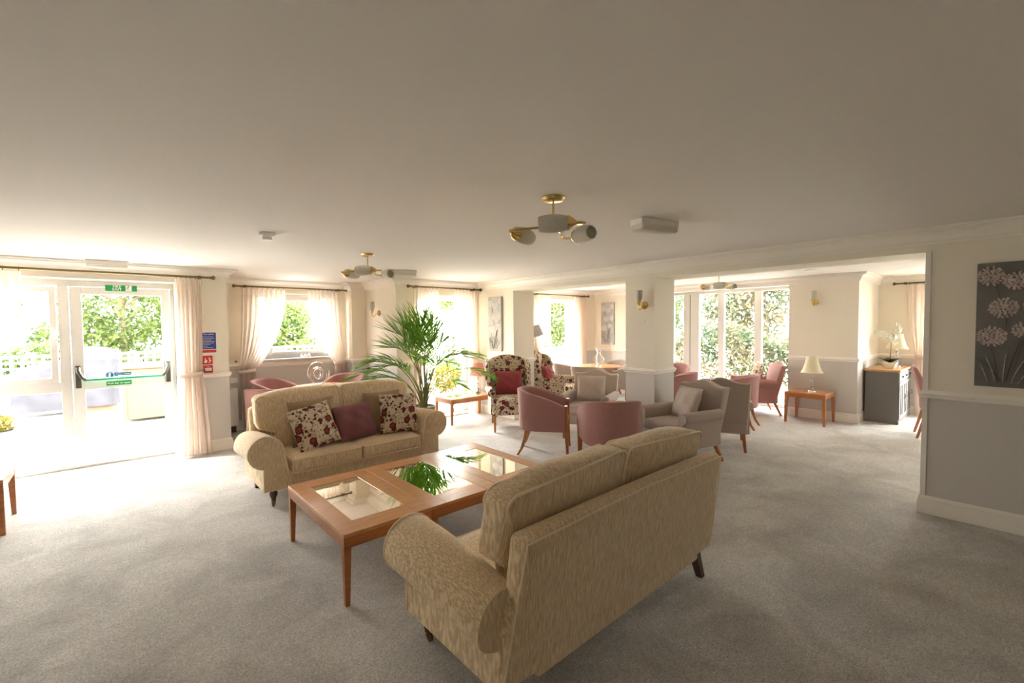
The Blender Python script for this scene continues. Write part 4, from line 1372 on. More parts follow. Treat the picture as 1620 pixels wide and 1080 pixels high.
def blade(mb, p, dirv, nrm, L, W, sag=0.2, n=6):
    dirv = dirv.normalized(); wv = dirv.cross(nrm).normalized()
    v = []; f = []
    for q in range(n + 1):
        u = q / n
        c = p + dirv * L * u + Vector((0, 0, -1)) * L * sag * u * u
        ww = W * math.sin(PI * (0.08 + 0.90 * u)) ** 0.8
        v += [c - wv * ww, c - nrm * ww * 0.25, c + wv * ww]
    for q in range(n):
        a = q * 3
        f += [(a, a + 1, a + 4, a + 3), (a + 1, a + 2, a + 5, a + 4)]
    mb.add(v, f, True)
    return mb


for k in range(6):
    a = 2 * PI * k / 6 + 0.4
    d = Vector((math.cos(a), math.sin(a), 0.8))
    blade(MB(), Vector((0, 0, 0.09)), d, Vector((-math.cos(a), -math.sin(a), 0.8)).normalized(), 0.20, 0.042, 0.25).build('leaf', M['leafdark'], oc)
fm = MB()
for k in range(5):
    a = 2 * PI * k / 5
    blade(fm, Vector((0, 0, 0)), Vector((math.cos(a), 0, math.sin(a))), Vector((0, -1, 0)), 0.055, 0.026, 0, 4)
fm.lathe([(0.004, -0.012), (0.008, -0.004), (0.003, 0.004)], 8, (0, 0, 0), 'y')
proto = None
for sidx, (sr, hh) in enumerate(((-0.26, 0.50), (0.06, 0.60))):
    pts = []
    for i in range(13):
        t = i / 12
        p = _hr * (sr * max(0, t - 0.45) ** 1.6 * 2.6) + _hf * (-0.05 * t)
        p.z = 0.09 + hh * (1 - (1 - t) ** 1.7) - 0.15 * max(0, t - 0.7)
        pts.append(p)
    MB().tube(pts, 0.004, 6).build('flower_stem', M['stem'], oc)
    for i in range(6, 13):
        for s in (-1, 1):
            p = pts[i] + Vector((random.uniform(-0.035, 0.035), random.uniform(-0.05, 0.02), random.uniform(-0.03, 0.04)))
            if proto is None:
                o = proto = fm.build('flower', M['orchid'], oc)
            else:
                o = proto.copy(); COL.objects.link(o); o.parent = oc
            o.location = p
            o.rotation_euler = (random.uniform(-0.4, 0.4), random.uniform(0, 6), math.radians(-42) + random.uniform(-0.8, 0.8))
            o.scale = [random.uniform(0.85, 1.15)] * 3

# ------------------------------------------------------------------ ornaments
og = thing('ring_ornament', 'silver ring ornament standing on the table behind the sofa', 'ornament', (2.32, 7.06, 0.72), -42)
MB().box(-0.05, 0.05, -0.03, 0.03, 0, 0.02).build('base', M['chrome'], og, bevel=0.004)
def ring(r, z, tr, sx=1.0, rz=0):
    pts = [(math.cos(2 * PI * i / 40) * r * sx, 0, z + math.sin(2 * PI * i / 40) * r) for i in range(40)]
    return MB().tube(pts, tr, 8, True).xf(Matrix.Rotation(math.radians(rz), 4, 'Z'))
ring(0.165, 0.185, 0.008).build('outer_ring', M['chrome'], og)
ring(0.125, 0.148, 0.006).build('middle_ring', M['chrome'], og)
ring(0.075, 0.175, 0.006, 0.95).build('inner_ring', M['chrome'], og)
ring(0.075, 0.175, 0.006, 0.35, 30).build('inner_ring', M['chrome'], og)
wo = thing('wire_ornament', 'wire flame ornament on the far round table', 'ornament', (7.72, 5.92, 0.72), -42)
MB().lathe([(0.06, 0), (0.06, 0.015), (0.015, 0.02)], 20).build('base', M['chrome'], wo)
for k, (w, hh) in enumerate(((0.10, 0.30), (0.07, 0.34), (0.12, 0.26), (0.04, 0.36))):
    for s in (-1, 1):
        top = s * 0.05 * (k % 2)
        MB().tube([(0, 0, 0.02), (s * w * 0.7, 0.01 * k, 0.06), (s * w, 0.01 * k, 0.14), (s * w * 0.55, 0.0, hh * 0.75), (top, 0, hh)], 0.004, 6).build('wire_loop', M['chrome'], wo)
tr = thing('coaster_tray', 'small glass dish on the little square table', 'dish', (4.78, 3.33, 0.60))
MB().lathe([(0.03, 0.0), (0.05, 0.004), (0.07, 0.022), (0.066, 0.022), (0.046, 0.008)], 24).build('dish', M['crystal'], tr)
MB().lathe([(0.022, 0.008), (0.026, 0.02), (0.015, 0.032)], 14).build('candle', M['gunmetal'], tr)


for lab, x in (('tiny clear jar on the garden window board, leftmost of three', 2.40), ('tiny clear jar on the garden window board, middle of three', 2.46), ('tiny clear jar on the garden window board, rightmost of three', 2.52)):
    t = thing('small_jar', lab, 'jar', (x, 8.10, 1.09), 0, 'jars on the window board')
    MB().lathe([(0.016, 0.0), (0.022, 0.006), (0.022, 0.040), (0.017, 0.046), (0.014, 0.044), (0.019, 0.038), (0.019, 0.008)], 16).build('glass_body', M['crystal'], t)
    MB().lathe([(0.012, 0.044), (0.019, 0.046), (0.019, 0.056), (0.012, 0.058)], 16).build('lid', M['bronze'], t)
# ------------------------------------------------------------------ paintings
def painting(label, loc, w, h, cv, pe, heads, stems, rz, seed, leafm):
    t = thing('canvas_painting', label, 'painting', loc, rz, 'flower paintings')
    rnd = random.Random(seed)
    MB().box(0, w, -0.035, 0, 0, h).build('canvas', cv, t, bevel=0.002)
    for (x, z, r) in heads:
        mb = MB()
        rows = max(3, int(r / 0.0135))
        for i in range(-rows, rows + 1):
            zz = i / (rows + 0.5) * r
            half = math.sqrt(max(0, r * r - zz * zz))
            n = max(1, int(half * 2 / 0.022))
            for j in range(n):
                px = x + (j + 0.5 - n / 2) * (2 * half / n) + rnd.uniform(-0.004, 0.004)
                pz = z + zz * 0.9 + rnd.uniform(-0.003, 0.003)
                if not (0.007 < px < w - 0.007 and 0.005 < pz < h - 0.005):
                    continue
                a = math.atan2(pz - z, px - x) + rnd.uniform(-0.5, 0.5)
                e1, e2 = 0.0125 * rnd.uniform(0.8, 1.15), 0.0082 * rnd.uniform(0.8, 1.15)
                ca, sa = math.cos(a), math.sin(a)
                v = [(px, -0.044, pz)]
                for q in range(7):
                    th = 2 * PI * q / 7
                    u, w2 = e1 * math.cos(th), e2 * math.sin(th)
                    v.append((px + u * ca - w2 * sa, -0.0355, pz + u * sa + w2 * ca))
                mb.add(v, [(0, 1 + q, 1 + (q + 1) % 7) for q in range(7)], True)
        if mb.v:
            mb.build('flower_head', pe, t, sharp=80)
    for (x0, z0, x1, z1, r, kind) in stems:
        pts = [(x0 + (x1 - x0) * u ** 1.5, -0.036, z0 + (z1 - z0) * u) for u in [i / 8 for i in range(9)]]
        pts = [p for p in pts if 0.004 < p[0] < w - 0.004 and 0.004 < p[2] < h - 0.004]
        if len(pts) > 2:
            MB().tube(pts, [r * (0.5 + 0.8 * math.sin(PI * (i + 0.6) / (len(pts) + 0.4))) for i in range(len(pts))], 6, flat=0.45).build('painted_leaf' if kind else 'painted_stem', leafm if kind else M['stemdark'], t)
    return t


HD = [(0.072, 0.845, 0.078), (0.205, 0.80, 0.07), (0.142, 0.60, 0.080), (0.088, 0.385, 0.082), (0.245, 0.435, 0.06), (0.31, 0.62, 0.07), (0.32, 0.88, 0.06)]
SM = [(0.15, 0.004, 0.012, 0.22, 0.005, 0), (0.075, 0.004, 0.03, 0.17, 0.008, 1), (0.115, 0.004, 0.055, 0.24, 0.008, 1), (0.13, 0.004, 0.085, 0.30, 0.003, 0),
      (0.15, 0.004, 0.165, 0.26, 0.008, 1), (0.165, 0.004, 0.235, 0.36, 0.006, 0), (0.19, 0.004, 0.26, 0.22, 0.009, 1), (0.22, 0.004, 0.34, 0.20, 0.008, 1),
      (0.125, 0.66, 0.10, 0.77, 0.003, 0), (0.16, 0.46, 0.16, 0.53, 0.003, 0), (0.20, 0.06, 0.31, 0.55, 0.003, 0)]
painting('dark grey canvas of pink flower heads on the near right wall', (RW - 0.001, 0.222, 1.105), 0.36, 0.945, M['canvas'], M['petal'], HD, SM, -90, 5, M['silver'])
painting('pale grey flower canvas on the wall beside the palm window', (RW - 0.001, 6.29, 1.15), 0.35, 0.95, M['canvas_pale'], M['petal_pale'], HD, SM, -90, 6, M['silver'])
painting('pale flower canvas hanging beyond the round table', (BAY - 0.001, 6.575, 1.12), 0.36, 0.98, M['canvas_pale'], M['petal_pale'], HD, SM, -90, 7, M['silver'])

# ------------------------------------------------------------------ notices by the fire door
nt_ = thing('fire_action_notice', 'blue and red fire notice on white card beside the curtain', 'notice', (0.925, 6.95, 1.41))
MB().box(-0.088, 0.088, -0.004, 0, -0.155, 0.15).build('card', M['white'], nt_)
MB().box(-0.08, 0.08, -0.0052, -0.004, -0.075, 0.14).build('blue_panel', M['signblue'], nt_)
MB().box(-0.08, 0.08, -0.0052, -0.004, -0.12, -0.083).build('red_band', M['signred'], nt_)
text('Fire action', 0.026, (0.0, -0.006, 0.118), M['print'], nt_)
for k in range(8):
    L = (0.06, 0.066, 0.05, 0.068, 0.063, 0.045, 0.03, 0.055)[k]
    MB().box(-0.07, -0.07 + 2 * L, -0.0058, -0.0052, 0.082 - k * 0.02, 0.086 - k * 0.02).build('text_line', M['print'], nt_)
cs = thing('fire_alarm_sign', 'small red sign with white hand symbol above the call point', 'sign', (0.905, 6.95, 1.195))
MB().box(-0.055, 0.055, -0.004, 0, -0.055, 0.055).build('board', M['signred'], cs)
mb = MB(); mb.prism([(-0.04, -0.02), (-0.032, -0.038), (-0.012, -0.038), (-0.004, -0.02), (-0.006, 0.0), (-0.018, 0.002), (-0.02, 0.028), (-0.028, 0.028), (-0.028, -0.008)], 'y', -0.0052, -0.004)
mb.build('hand_symbol', M['print'], cs)
mb = MB()
for (x, z, s) in ((0.02, 0.02, 0.010), (0.028, -0.005, 0.012), (0.02, -0.028, 0.009)):
    mb.prism([(x - s, z - s), (x + s, z - s), (x + s * 0.6, z + s * 0.4), (x, z + s * 1.5), (x - s * 0.7, z + s * 0.3)], 'y', -0.0052, -0.004)
mb.build('flame_symbol', M['print'], cs)
cp = thing('fire_call_point', 'red break glass fire call point just above the dado rail', 'call point', (0.905, 6.95, 1.08))
MB().box(-0.05, 0.05, -0.045, 0, -0.048, 0.048).build('housing', M['callred'], cp, bevel=0.006)
MB().box(-0.036, 0.036, -0.0475, -0.045, -0.022, 0.016).build('break_glass', M['print'], cp)
text('FIRE', 0.014, (0, -0.046, 0.032), M['print'], cp)
text('PRESS HERE', 0.009, (0, -0.0485, -0.003), M['printdark'], cp)

# ------------------------------------------------------------------ heater, sockets
hz = thing('storage_heater', 'white panel heater on the wall behind the facing sofa', 'heater', (1.29, 8.08, 0))
MB().box(-0.12, 0.12, -0.16, -0.01, 0.10, 0.68).build('casing', M['white'], hz, bevel=0.02, segs=3)
for k in range(3):
    MB().box(-0.085 + 0.07 * k, -0.055 + 0.07 * k, -0.165, -0.158, 0.14, 0.62).build('panel_rib', M['white'], hz, bevel=0.003)
MB().box(-0.09, 0.09, -0.10, -0.01, 0.0, 0.10).build('foot', M['gunmetal'], hz)
hz = thing('wall_heater', 'white heater under the floor lamp by the far pier', 'heater', (5.80, 6.80, 0))
MB().box(-0.20, 0.22, -0.13, -0.01, 0.10, 0.68).build('casing', M['white'], hz, bevel=0.02, segs=3)
MB().box(-0.18, 0.20, -0.10, -0.02, 0.675, 0.684).build('grille', M['trim'], hz)
MB().box(-0.16, 0.18, -0.09, -0.01, 0.0, 0.10).build('foot', M['gunmetal'], hz)
for lab, loc in (('white socket plate above the heater behind the facing sofa', (1.36, 8.08, 0.79)), ('white socket plate above the far heater', (5.80, 6.80, 0.86))):
    s_ = thing('wall_socket', lab, 'socket', loc, 0, 'wall sockets')
    MB().box(-0.073, 0.073, -0.012, 0, -0.043, 0.043).build('plate', M['white'], s_, bevel=0.003)
    for x in (-0.035, 0.035):
        MB().box(x - 0.008, x + 0.008, -0.017, -0.012, 0.012, 0.03).build('switch_rocker', M['white'], s_)


# ------------------------------------------------------------------ curtains
def curtain(name, label, u0, u1, b, ztop, zbot, run, tie=None, folds=9, amp=0.028, mat='curtain', group='blush curtains', bot=None):
    """u0..u1 extent at the top, tie=(z, u0, u1) where gathered, bot=(u0,u1) at the hem"""
    t = thing(name, label, 'curtain', (0, 0, 0), 0, group)
    bot = bot or (u0, u1)
    def ext(z):
        if tie is None:
            k = (ztop - z) / (ztop - zbot)
            return u0 + (bot[0] - u0) * k, u1 + (bot[1] - u1) * k
        zt, t0, t1 = tie
        if z > zt:
            k = ((ztop - z) / (ztop - zt)) ** 2.2
            return u0 + (t0 - u0) * k, u1 + (t1 - u1) * k
        k = ((zt - z) / (zt - zbot)) ** 0.7
        return t0 + (bot[0] - t0) * k, t1 + (bot[1] - t1) * k
    def pos(u, z, off=0.0):
        a0, a1 = ext(z)
        ph = u * folds * 2 * PI
        am = amp * (0.55 if z > ztop - 0.08 else 1.0)
        w = math.sin(ph) + 0.3 * math.sin(2.3 * ph + 1 + z)
        a = a0 + (a1 - a0) * u + 0.25 * am * math.cos(ph + z * 2)
        bb = b + off + am * w
        return (a, bb, z) if run == 'x' else (bb, a, z)
    H = 0.10
    MB().grid(lambda u, v: pos(u, zbot + (ztop - H - zbot) * v), folds * 10, 30).build('drape', M[mat], t)
    MB().grid(lambda u, v: pos(u, ztop - H + H * v), folds * 10, 4).build('gathered_heading', M['curtain'], t)
    if tie:
        z, a0, a1 = tie
        loop = []
        for i in range(28):
            a = 2 * PI * i / 28
            uu = (a0 + a1) / 2 + (a1 - a0) / 2 * 1.10 * math.cos(a)
            bb = b + (amp + 0.022) * math.sin(a) * 1.35
            zz = z + 0.012 * math.cos(a)
            loop.append((uu, bb, zz) if run == 'x' else (bb, uu, zz))
        mb = MB()
        k = len(loop)
        v = [(p[0], p[1], p[2] + dz) for p in loop for dz in (-0.026, 0.026)]
        mb.add(v, [(2 * i, 2 * ((i + 1) % k), 2 * ((i + 1) % k) + 1, 2 * i + 1) for i in range(k)], True)
        o = mb.build('tieback', M['curtain'], t)
        sm = o.modifiers.new('thick', 'SOLIDIFY'); sm.thickness = 0.006
    return t


def pole(label, u0, u1, b, z, run, rings, wall_b):
    t = thing('curtain_pole', label, 'curtain pole', (0, 0, 0), 0, 'antique brass curtain poles')
    def P(u, bb, zz):
        return (u, bb, zz) if run == 'x' else (bb, u, zz)
    MB().tube([P(u0, b, z), P(u1, b, z)], 0.0125, 12).build('rod', M['bronze'], t)
    for u, s in ((u0, -1), (u1, 1)):
        MB().lathe([(0.014, 0.0), (0.020, s * 0.006), (0.012, s * 0.014), (0.024, s * 0.026), (0.028, s * 0.04), (0.020, s * 0.054), (0.006, s * 0.06)][::s], 16, P(u, b, z), 'x' if run == 'x' else 'y').build('finial', M['bronze'], t)
    for u in (u0 + 0.11, u1 - 0.11):
        MB().tube([P(u, wall_b, z - 0.01), P(u, b, z - 0.012)], 0.009, 8).build('bracket', M['bronze'], t)
        MB().lathe([(0.02, -0.02), (0.02, 0.02)], 12, P(u, b, z), 'x' if run == 'x' else 'y').build('bracket_collar', M['bronze'], t)
    proto = None
    for u in rings:
        if proto is None:
            pts = []
            for i in range(18):
                a = 2 * PI * i / 18
                pts.append((0, 0.021 * math.cos(a), 0.021 * math.sin(a)) if run == 'x' else (0.021 * math.cos(a), 0, 0.021 * math.sin(a)))
            proto = o = MB().tube(pts, 0.0025, 6, True).build('curtain_ring', M['bronze'], t)
        else:
            o = proto.copy(); COL.objects.link(o); o.parent = t
        o.location = P(u, b, z - 0.007)
    return t


def lin(a, b, n):
    return [a + (b - a) * i / (n - 1) for i in range(n)]


PZ = 2.245
pole('antique brass curtain pole above the fire exit door', -1.42, 0.945, 6.83, PZ, 'x', lin(-1.36, -0.70, 7) + lin(0.60, 0.84, 6), 6.95)
curtain('curtain', 'blush curtain tied back right of the fire exit door', 0.585, 0.86, 6.83, PZ - 0.035, 0.02, 'x', (1.03, 0.60, 0.83), 6, 0.03, 'curtain', 'blush curtains', (0.52, 0.90))
curtain('curtain', 'blush curtain at the left edge of the picture beside the side light', -1.40, -0.685, 6.83, PZ - 0.035, 0.02, 'x', (1.03, -1.40, -1.12), 9, 0.03, 'curtain', 'blush curtains', (-1.42, -1.06))
pole('antique brass curtain pole above the garden window', 1.44, 3.10, 7.96, PZ, 'x', lin(1.50, 2.10, 9) + lin(2.52, 3.02, 8), 8.08)
curtain('curtain', 'pale tied back curtain left of the garden window', 1.50, 2.14, 7.96, PZ - 0.035, 0.05, 'x', (0.93, 1.44, 1.66), 9, 0.022, 'sheer', 'blush curtains', (1.46, 1.68))
curtain('curtain', 'pale tied back curtain right of the garden window', 2.48, 3.02, 7.96, PZ - 0.035, 0.05, 'x', (0.98, 2.90, 3.08), 8, 0.022, 'sheer', 'blush curtains', (2.86, 3.08))
pole('antique brass curtain pole above the palm window', 3.60, 4.99, 6.51, PZ, 'x', lin(3.68, 4.10, 7) + lin(4.50, 4.94, 7), 6.62)
curtain('curtain', 'pale curtain hanging directly behind the palm', 3.66, 4.14, 6.51, PZ - 0.035, 0.02, 'x', (0.98, 3.64, 3.84), 7, 0.022, 'sheer', 'blush curtains', (3.62, 3.88))
curtain('curtain', 'pale tied back curtain behind the pink pleated lamp', 4.44, 4.97, 6.54, PZ - 0.035, 0.02, 'x', (1.02, 4.80, 5.0), 8, 0.022, 'sheer', 'blush curtains', (4.76, 5.0))
pole('antique brass curtain pole above the far window by the round table', 6.55, 8.30, 6.69, PZ, 'x', lin(6.62, 7.02, 6) + lin(7.80, 8.22, 5), 6.80)
curtain('curtain', 'cream curtain left of the far window by the round table', 6.60, 7.08, 6.69, PZ - 0.035, 0.02, 'x', (0.98, 6.52, 6.72), 7, 0.024, 'curtain', 'blush curtains', (6.50, 6.74))
curtain('curtain', 'cream curtain right of the far window by the round table', 7.82, 8.24, 6.69, PZ - 0.035, 0.02, 'x', None, 7, 0.024, 'curtain', 'blush curtains')
pole('antique brass curtain pole in the alcove', -0.75, 1.40, 10.08, PZ, 'y', lin(0.64, 1.24, 7) + lin(-0.7, -0.3, 5), 10.2)
curtain('curtain', 'blush curtain tied back in the alcove beside the cabinet', 0.62, 1.27, 10.08, PZ - 0.035, 0.02, 'y', (1.0, 0.98, 1.14), 8, 0.024, 'curtain', 'blush curtains', (0.93, 1.14))
curtain('curtain', 'blush alcove curtain hidden behind the near wall', -0.72, -0.28, 10.08, PZ - 0.035, 0.02, 'y', None, 6, 0.024, 'curtain', 'blush curtains')
for lab, loc, rz in (('brass tieback hook left of the garden window', (1.42, 8.08, 1.08), 0), ('brass tieback hook right of the garden window', (3.06, 8.08, 1.08), 0), ('brass tieback hook beside the call point', (0.865, 6.95, 1.06), 0),
                     ('brass tieback hook beside the palm window lamp', (5.02, 6.62, 1.10), 0), ('brass tieback hook left of the far window', (6.45, 6.80, 1.10), 0)):
    t = thing('tieback_hook', lab, 'hook', loc, rz, 'curtain tieback hooks')
    MB().lathe([(0.016, 0), (0.016, -0.006), (0.006, -0.008), (0.006, -0.04), (0.013, -0.046), (0.013, -0.056), (0.005, -0.06)][::-1], 12, (0, 0, 0), 'y').build('knob', M['bronze'], t)

# ================================================================== outside
mb = MB(); mb.box(-30, 40, -20, 45, -0.25, -0.125)
struct(mb.build('ground', plain('lawn_and_paving', (0.30, 0.32, 0.20), 0.95, var=0.15, scale=1.5)))
mb = MB(); mb.box(-9, 0.86, 7.27, 14.2, -0.12, -0.04); mb.box(0.86, 3.72, 8.37, 14.2, -0.12, -0.04); mb.box(3.72, 9.4, 7.11, 14.2, -0.12, -0.04); mb.box(10.51, 13.5, -3, 7.1, -0.12, -0.04); mb.box(9.46, 10.51, 1.91, 7.1, -0.12, -0.04)
struct(mb.build('patio', M['patio']), 'sunlit pale paving of the patio outside')


def cover_mesh(W, D, H, seed, z0=0.12, top=0.18):
    rnd = random.Random(seed)
    ph = [rnd.uniform(0, 6) for _ in range(6)]
    def fn(u, v):
        a = 2 * PI * u
        e = 0.45
        cx = math.copysign(abs(math.cos(a)) ** e, math.cos(a)); sy = math.copysign(abs(math.sin(a)) ** e, math.sin(a))
        if v < 0.75:
            z = z0 + (H - top - z0) * v / 0.75
            s = 1.05 - 0.07 * v + 0.03 * math.sin(9 * a + ph[0]) * (1 - v) + 0.015 * math.sin(17 * a + ph[1] + 6 * v)
        else:
            q = (v - 0.75) / 0.25
            z = H - top + top * math.sin(q * PI / 2)
            s = 0.995 * math.cos(q * PI / 2 * 0.98)
        return (W / 2 * cx * s, D / 2 * sy * s, z)
    return fn


bq = thing('barbecue', 'grey fabric covered barbecue on the patio outside the fire door', 'barbecue', (-0.31, 12.40, -0.04))
fn = cover_mesh(0.72, 0.62, 1.28, 3)
MB().grid(fn, 72, 30, cu=True).build('fabric_cover', M['bbq'], bq)
MB().grid(lambda u, v: tuple(c * k for c, k in zip(fn(u, 0.70 + 0.30 * v), (1.015, 1.015, 1.008))), 72, 10, cu=True).build('pale_hood', M['bbq_light'], bq)
fs = cover_mesh(0.85, 0.56, 1.0, 9, 0.10, 0.10)
MB().grid(lambda u, v: (fs(u, v)[0] - 0.70, fs(u, v)[1], fs(u, v)[2] + 0.22 * (fs(u, v)[0]) * (1 if fs(u, v)[2] > 0.5 else 0)), 72, 30, cu=True).build('side_shelf_cover', M['bbq'], bq)
MB().box(-0.30, 0.34, -0.27, 0.25, 0.0, 0.13).build('wooden_shelf', M['tanboard'], bq)
sb = thing('storage_box', 'tan board storage box on the patio behind the fire door glass', 'box', (0.86, 10.62, -0.04))
mb = MB(); mb.box(-0.76, 0.76, -0.33, 0.33, 0.05, 0.94); mb.build('body', M['tanboard'], sb, bevel=0.01)
MB().box(-0.80, 0.80, -0.36, 0.36, 0.94, 0.99).build('lid', M['tanboard'], sb, bevel=0.01)
for x in (-0.745, 0.745):
    MB().box(x - 0.03, x + 0.03, -0.345, -0.33, 0.0, 0.93).build('corner_batten', M['tanboard'], sb)
fc = thing('trellis_fence', 'white fence with square trellis top along the patio', 'fence', (0, 14.3, -0.04))
for i in range(12):
    x = -5.4 + i * 1.0
    MB().box(x, x + 0.995, -0.02, 0.02, 0.0, 0.62).build('fence_panel', M['fence'], fc)
MB().box(-5.4, 6.6, -0.03, 0.03, 0.62, 0.68).build('rail', M['fence'], fc)
MB().box(-5.4, 6.6, -0.03, 0.03, 1.03, 1.08).build('rail', M['fence'], fc)
for z in (0.775, 0.905):
    MB().box(-5.4, 6.6, -0.012, 0.008, z, z + 0.04).build('trellis_slat', M['fence'], fc)
proto = None
for i in range(75):
    if proto is None:
        proto = o = MB().box(0, 0.05, -0.008, 0.012, 0.68, 1.03).build('trellis_slat', M['fence'], fc)
    else:
        o = proto.copy(); COL.objects.link(o); o.parent = fc
    o.location = (-5.35 + i * 0.16, 0, 0)


def leaf_cloud(blobs, n, size, seed):
    rng = np.random.default_rng(seed)
    vs = []
    tot = sum(b[3] * b[4] * b[5] for b in blobs)
    for (cx, cy, cz, rx, ry, rz) in blobs:
        k = max(30, int(n * rx * ry * rz / tot))
        d = rng.normal(size=(k, 3)); d /= np.linalg.norm(d, axis=1)[:, None]
        r = rng.uniform(0.35, 1.0, k) ** 0.45
        c = d * r[:, None] * np.array([rx, ry, rz]) + np.array([cx, cy, cz])
        a = rng.normal(size=(k, 3)); a /= np.linalg.norm(a, axis=1)[:, None]
        b = np.cross(a, rng.normal(size=(k, 3))); b /= np.linalg.norm(b, axis=1)[:, None]
        s = size * rng.uniform(0.6, 1.3, k)[:, None]
        q = np.stack([c - a * s, c + b * s * 0.45, c + a * s, c - b * s * 0.45], 1)
        vs.append(q.reshape(-1, 3))
    v = np.concatenate(vs)
    m = MB(); m.v = [tuple(p) for p in v.tolist()]
    m.f = [[4 * i, 4 * i + 1, 4 * i + 2, 4 * i + 3] for i in range(len(v) // 4)]
    m.s = [False] * len(m.f); m.m = [0] * len(m.f)
    return m


def tree(name, label, loc, r, h, z0, n, size, mat, seed, cat='tree', blobs=9, group='trees around the garden'):
    t = thing(name, label, cat, loc, 0, group)
    rnd = random.Random(seed)
    bl = [(0, 0, (z0 + h) / 2, r * 0.75, r * 0.75, (h - z0) / 2 * 0.9)]
    for k in range(blobs):
        a = rnd.uniform(0, 2 * PI); q = rnd.uniform(0.3, 0.75) * r
        bl.append((q * math.cos(a), q * math.sin(a), rnd.uniform(z0 + 0.15 * (h - z0), h - 0.12 * (h - z0)), r * rnd.uniform(0.3, 0.5), r * rnd.uniform(0.3, 0.5), (h - z0) * rnd.uniform(0.12, 0.22)))
    leaf_cloud(bl, n, size, seed).build('crown', mat, t)
    mb = MB(); mb.tube([(0, 0, -0.1), (0.05, 0.02, h * 0.35), (-0.04, 0.05, h * 0.75)], [r * 0.05, r * 0.04, r * 0.015], 8)
    for k in range(6):
        a = rnd.uniform(0, 2 * PI); zz = rnd.uniform(0.25, 0.6) * h
        mb.tube([(0, 0, zz), (0.4 * r * math.cos(a), 0.4 * r * math.sin(a), zz + 0.12 * h), (0.75 * r * math.cos(a), 0.75 * r * math.sin(a), zz + 0.2 * h)], [r * 0.03, r * 0.02, r * 0.006], 6)
    mb.build('trunk', M['bark'], t)
    return t


TR = [('garden_tree', 'leafy tree behind the trellis, straight beyond the fire door', (0.2, 17.2, 0), 1.9, 4.3, 0.6, 13000, 0.075, 'hedge'),
      ('garden_tree', 'leafy tree behind the trellis, left of the one beyond the fire door', (-3.3, 16.9, 0), 1.9, 4.4, 0.5, 13000, 0.075, 'hedge'),
      ('garden_tree', 'leafy tree seen through the garden window', (4.3, 16.4, 0), 1.2, 2.9, 0.3, 6000, 0.065, 'hedge'),
      ('garden_tree', 'leafy tree at the far left beyond the side light', (-6.9, 17.2, 0), 1.8, 4.2, 0.5, 6000, 0.08, 'hedge'),
      ('garden_tree', 'dark leafy tree glimpsed at the top of the palm window', (12.2, 18.0, 0), 1.5, 4.6, 2.2, 4000, 0.09, 'hedge'),
      ('garden_tree', 'leafy tree seen through the far casement window', (12.6, 10.9, 0), 1.4, 3.4, 0.6, 8000, 0.075, 'hedge'),
      ('pine_tree', 'pale pine outside the bay window, left panes', (15.2, 9.4, 0), 1.75, 4.4, 0.2, 11000, 0.075, 'hedge'),
      ('pine_tree', 'pale pine outside the bay window, middle panes', (15.4, 5.9, 0), 1.75, 4.6, 0.2, 13000, 0.075, 'pine'),
      ('pine_tree', 'pale pine outside the bay window, right panes', (15.8, 2.4, 0), 1.75, 4.6, 0.2, 13000, 0.075, 'pine'),
      ('garden_tree', 'leafy tree outside the alcove window', (16.5, -1.6, 0), 1.8, 4.4, 0.4, 4500, 0.13, 'hedge')]
for i, a in enumerate(TR):
    tree(a[0], a[1], a[2], a[3], a[4], a[5], a[6], a[7], M[a[8]], 40 + i)
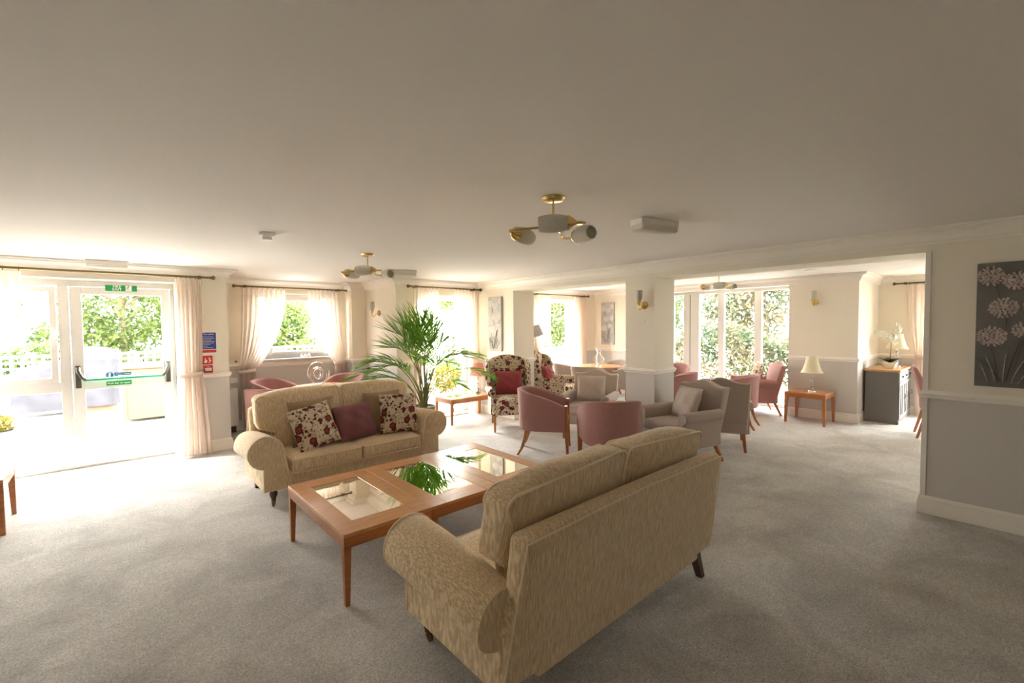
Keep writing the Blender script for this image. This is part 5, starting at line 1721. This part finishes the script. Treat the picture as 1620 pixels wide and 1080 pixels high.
def hedge(label, loc, L, D, H, n, size, mat, seed, rz=0):
    t = thing('hedge', label, 'hedge', loc, rz, 'low garden hedges')
    rng = np.random.default_rng(seed)
    c = np.stack([rng.uniform(-L / 2, L / 2, n), rng.uniform(-D / 2, D / 2, n), rng.uniform(0.0, 1.0, n) ** 0.8], 1)
    c[:, 2] *= H * (0.86 + 0.14 * np.sin(c[:, 0] * 2.1 + seed))
    a = rng.normal(size=(n, 3)); a /= np.linalg.norm(a, axis=1)[:, None]
    b = np.cross(a, rng.normal(size=(n, 3))); b /= np.linalg.norm(b, axis=1)[:, None]
    v = np.stack([c - a * size, c + b * size * 0.5, c + a * size, c - b * size * 0.5], 1).reshape(-1, 3)
    m = MB(); m.v = [tuple(p) for p in v.tolist()]; m.f = [[4 * i, 4 * i + 1, 4 * i + 2, 4 * i + 3] for i in range(n)]
    m.s = [False] * n; m.m = [0] * n
    m.build('foliage', mat, t)
    m = MB()
    for k in range(int(L)):
        m.tube([(-L / 2 + 0.5 + k, 0, -0.1), (-L / 2 + 0.55 + k, 0.03, H * 0.8)], 0.03, 6)
    m.build('stems', M['bark'], t)


hedge('low clipped hedge filling the trellis holes behind the fence', (0.5, 14.8, 0), 12, 0.56, 1.3, 9000, 0.07, M['hedge'], 5)
hedge('pale shrub bank filling the lower bay window panes', (12.85, 4.7, 0), 8, 0.7, 1.65, 10000, 0.07, M['pine'], 6, 90)
tree('flower_bush', 'yellow flowering bush low outside the palm window', (5.6, 8.6, 0), 0.42, 0.75, 0.05, 1500, 0.035, M['bushy'], 71, 'bush', 6, 'garden bushes')
tree('flower_bush', 'low green bush outside the palm window behind the lamp table', (6.25, 9.3, 0), 0.45, 0.8, 0.05, 1500, 0.04, M['hedge'], 72, 'bush', 6, 'garden bushes')
for k, (lab, x, y) in enumerate((('pale planter with flowers outside the side light, nearer the fence', -1.95, 11.6), ('pale planter with flowers close outside the side light', -1.15, 8.6))):
    t = thing('planter_pot', lab, 'planter', (x, y, -0.04), 0, 'patio planters')
    MB().lathe([(0.11, 0), (0.13, 0.1), (0.165, 0.32), (0.18, 0.33), (0.18, 0.36), (0.155, 0.36), (0.15, 0.32)], 24).build('pot', M['bbq_light'], t)
    leaf_cloud([(0, 0, 0.45, 0.18, 0.18, 0.12)], 350, 0.035, 80 + k).build('plant', M['bushy'], t)
t = thing('brick_planter', 'terracotta trough beside the trellis', 'planter', (-2.5, 13.6, -0.04))
MB().box(-0.35, 0.35, -0.18, 0.18, 0.0, 0.75).build('trough', M['terracotta'], t, bevel=0.02)
leaf_cloud([(0, 0, 0.85, 0.35, 0.2, 0.14)], 500, 0.04, 90).build('plant', M['hedge'], t)
